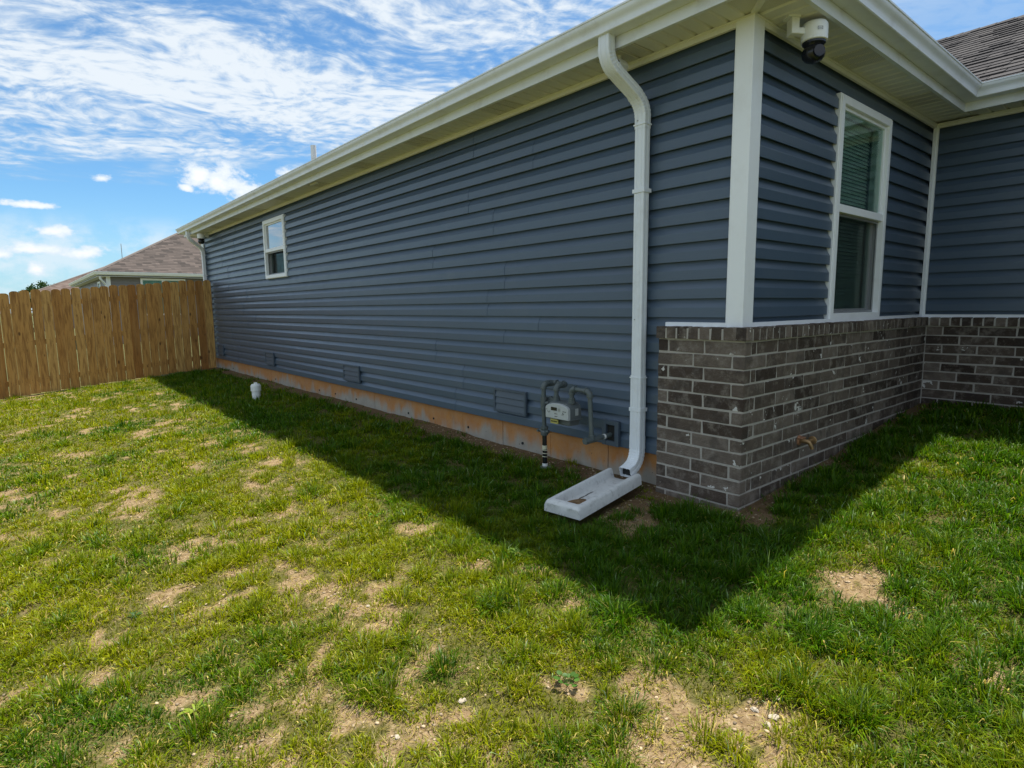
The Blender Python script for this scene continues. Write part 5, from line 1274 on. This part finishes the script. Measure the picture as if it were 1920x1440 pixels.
stones = [(-2.12, -0.18, .017, 'pale flat stone on the bare patch at the bottom centre'), (-1.46, -0.91, .017, 'grey-shadowed stone at the far rim of the largest bare patch'), (-1.45, -0.97, .021, 'brownish rounded stone on the right of the largest bare patch'),
          (-1.49, -0.97, .015, 'white stone just below the brownish rounded stone'), (-1.36, -0.94, .016, 'cream stone against the turf right of the largest bare patch'), (-2.06, 0.67, .013, 'yellowish stone on the long bare streak left of centre'),
          (-2.37, -0.16, .014, 'small white stone near the bottom edge left of centre'), (-2.77, 1.42, .015, 'white stone beside a grass tuft on the left'), (-3.19, 1.24, .016, 'pale stone near the left edge of the lawn'),
          (-1.79, -0.25, .011, 'tiny white stone on the small bare spot below centre'), (-0.62, 0.90, .012, 'white pebble in the shaded grass near the splash block')]
for i, (x, y, s, l) in enumerate(stones):
    bm = rock(random.Random(i + 70), 2); s *= 0.72; bmesh.ops.scale(bm, vec=(s * 1.35, s, s * 0.6), verts=bm.verts); me = bpy.data.meshes.new('stone'); bm.to_mesh(me); bm.free(); me.materials.append(MAT['stone'])
    o = link('stone', me, None, (x, y, float(gz(x, y)) + s * 0.12), (0.1, 0.1, i * 1.3)); tag(o, l, 'stone', 'stones on the bare soil')

# broad-leaved weeds
def weed(x, y, r_, nl, kind, label, seed, colr):
    r = random.Random(seed); root = empty('weed', (x, y, float(gz(x, y)))); tag(root, label, 'weed', 'weeds in the lawn')
    V, Fq, Cc = [], [], []
    r_ *= 0.50 if kind == 'round' else 0.60
    for i in range(nl):
        a = i * 2.4 + r.uniform(-.3, .3); L = r_ * r.uniform(0.6, 1.1); w = L * (0.22 if kind == 'round' else 0.12); rise = r.uniform(0.25, 0.7); z0 = 0.006
        d = Vector((math.cos(a), math.sin(a), 0)); s = Vector((-d.y, d.x, 0)); pts = []
        if kind == 'round':
            c = d * L * 0.75 + Vector((0, 0, z0 + L * rise))
            ring = [c + d * (w * math.cos(t)) + s * (w * math.sin(t)) + Vector((0, 0, 0.25 * w * math.cos(t) - 0.15 * w * abs(math.sin(t)))) for t in [k * math.pi / 4 for k in range(8)]]
            o = len(V); V += [c - Vector((0, 0, w * .12))] + ring; Fq += [(o, o + 1 + k, o + 1 + (k + 1) % 8) for k in range(8)]
            o2 = len(V); V += [Vector((0, 0, 0)), c - d * w * 0.8, c - d * w * 0.8 + s * 0.003]; Fq.append((o2, o2 + 1, o2 + 2)); k_ = 12
        else:
            o = len(V); prof = [(0, .25), (.3, .8), (.6, 1), (.85, .6), (1, .05)]
            for t, ww in prof:
                p = d * L * t + Vector((0, 0, z0 + L * rise * math.sin(t * 2.2) * 0.7)); V += [p + s * w * ww, p - s * w * ww]
            for k in range(4): q = o + 2 * k; Fq += [(q, q + 1, q + 3), (q, q + 3, q + 2)]
            k_ = 10
        c_ = np.array(colr) * r.uniform(0.7, 1.3); Cc += [c_] * k_
    leaf_mesh('leaves', np.array([v[:] for v in V]), np.array(Fq), np.array(Cc), MAT['leaf'], root)
    MB().tube([(0, 0, -0.02), (0.002, 0, 0.012)], 0.003, 6).build('stem', 'bark', root)
G1 = (0.055, 0.125, 0.020)
for i, a in enumerate([(-0.83, 1.54, 0.085, 9, 'round', 'pale clover-like weed in the shade left of the splash block', (0.17, 0.26, 0.13)), (-1.54, 1.63, 0.09, 8, 'long', 'bright green weed just outside the house shadow', (0.10, 0.26, 0.03)),
                       (-2.30, 0.15, 0.07, 10, 'round', 'dark purplish weed low in the middle foreground', (0.05, 0.075, 0.035)), (-1.81, -0.39, 0.10, 16, 'round', 'clover clump at the edge of a bare spot below centre', G1),
                       (-2.84, 0.47, 0.10, 8, 'long', 'yellow-green broad-leaved weed at lower left', (0.20, 0.27, 0.03)), (-1.25, -0.94, 0.085, 14, 'round', 'clover clump right of the largest bare patch', G1),
                       (-2.90, 1.45, 0.07, 9, 'long', 'small dark rosette weed on the left bare patch', (0.045, 0.10, 0.025)), (-1.28, 0.48, 0.12, 16, 'long', 'broad rosette weed in the sunlight left of the shadow corner', (0.13, 0.21, 0.04)),
                       (-1.10, 0.92, 0.10, 12, 'long', 'dark leafy weed at the shadow edge in front of the splash block', (0.06, 0.13, 0.03))]):
    weed(*a[:6], i + 3, a[6])
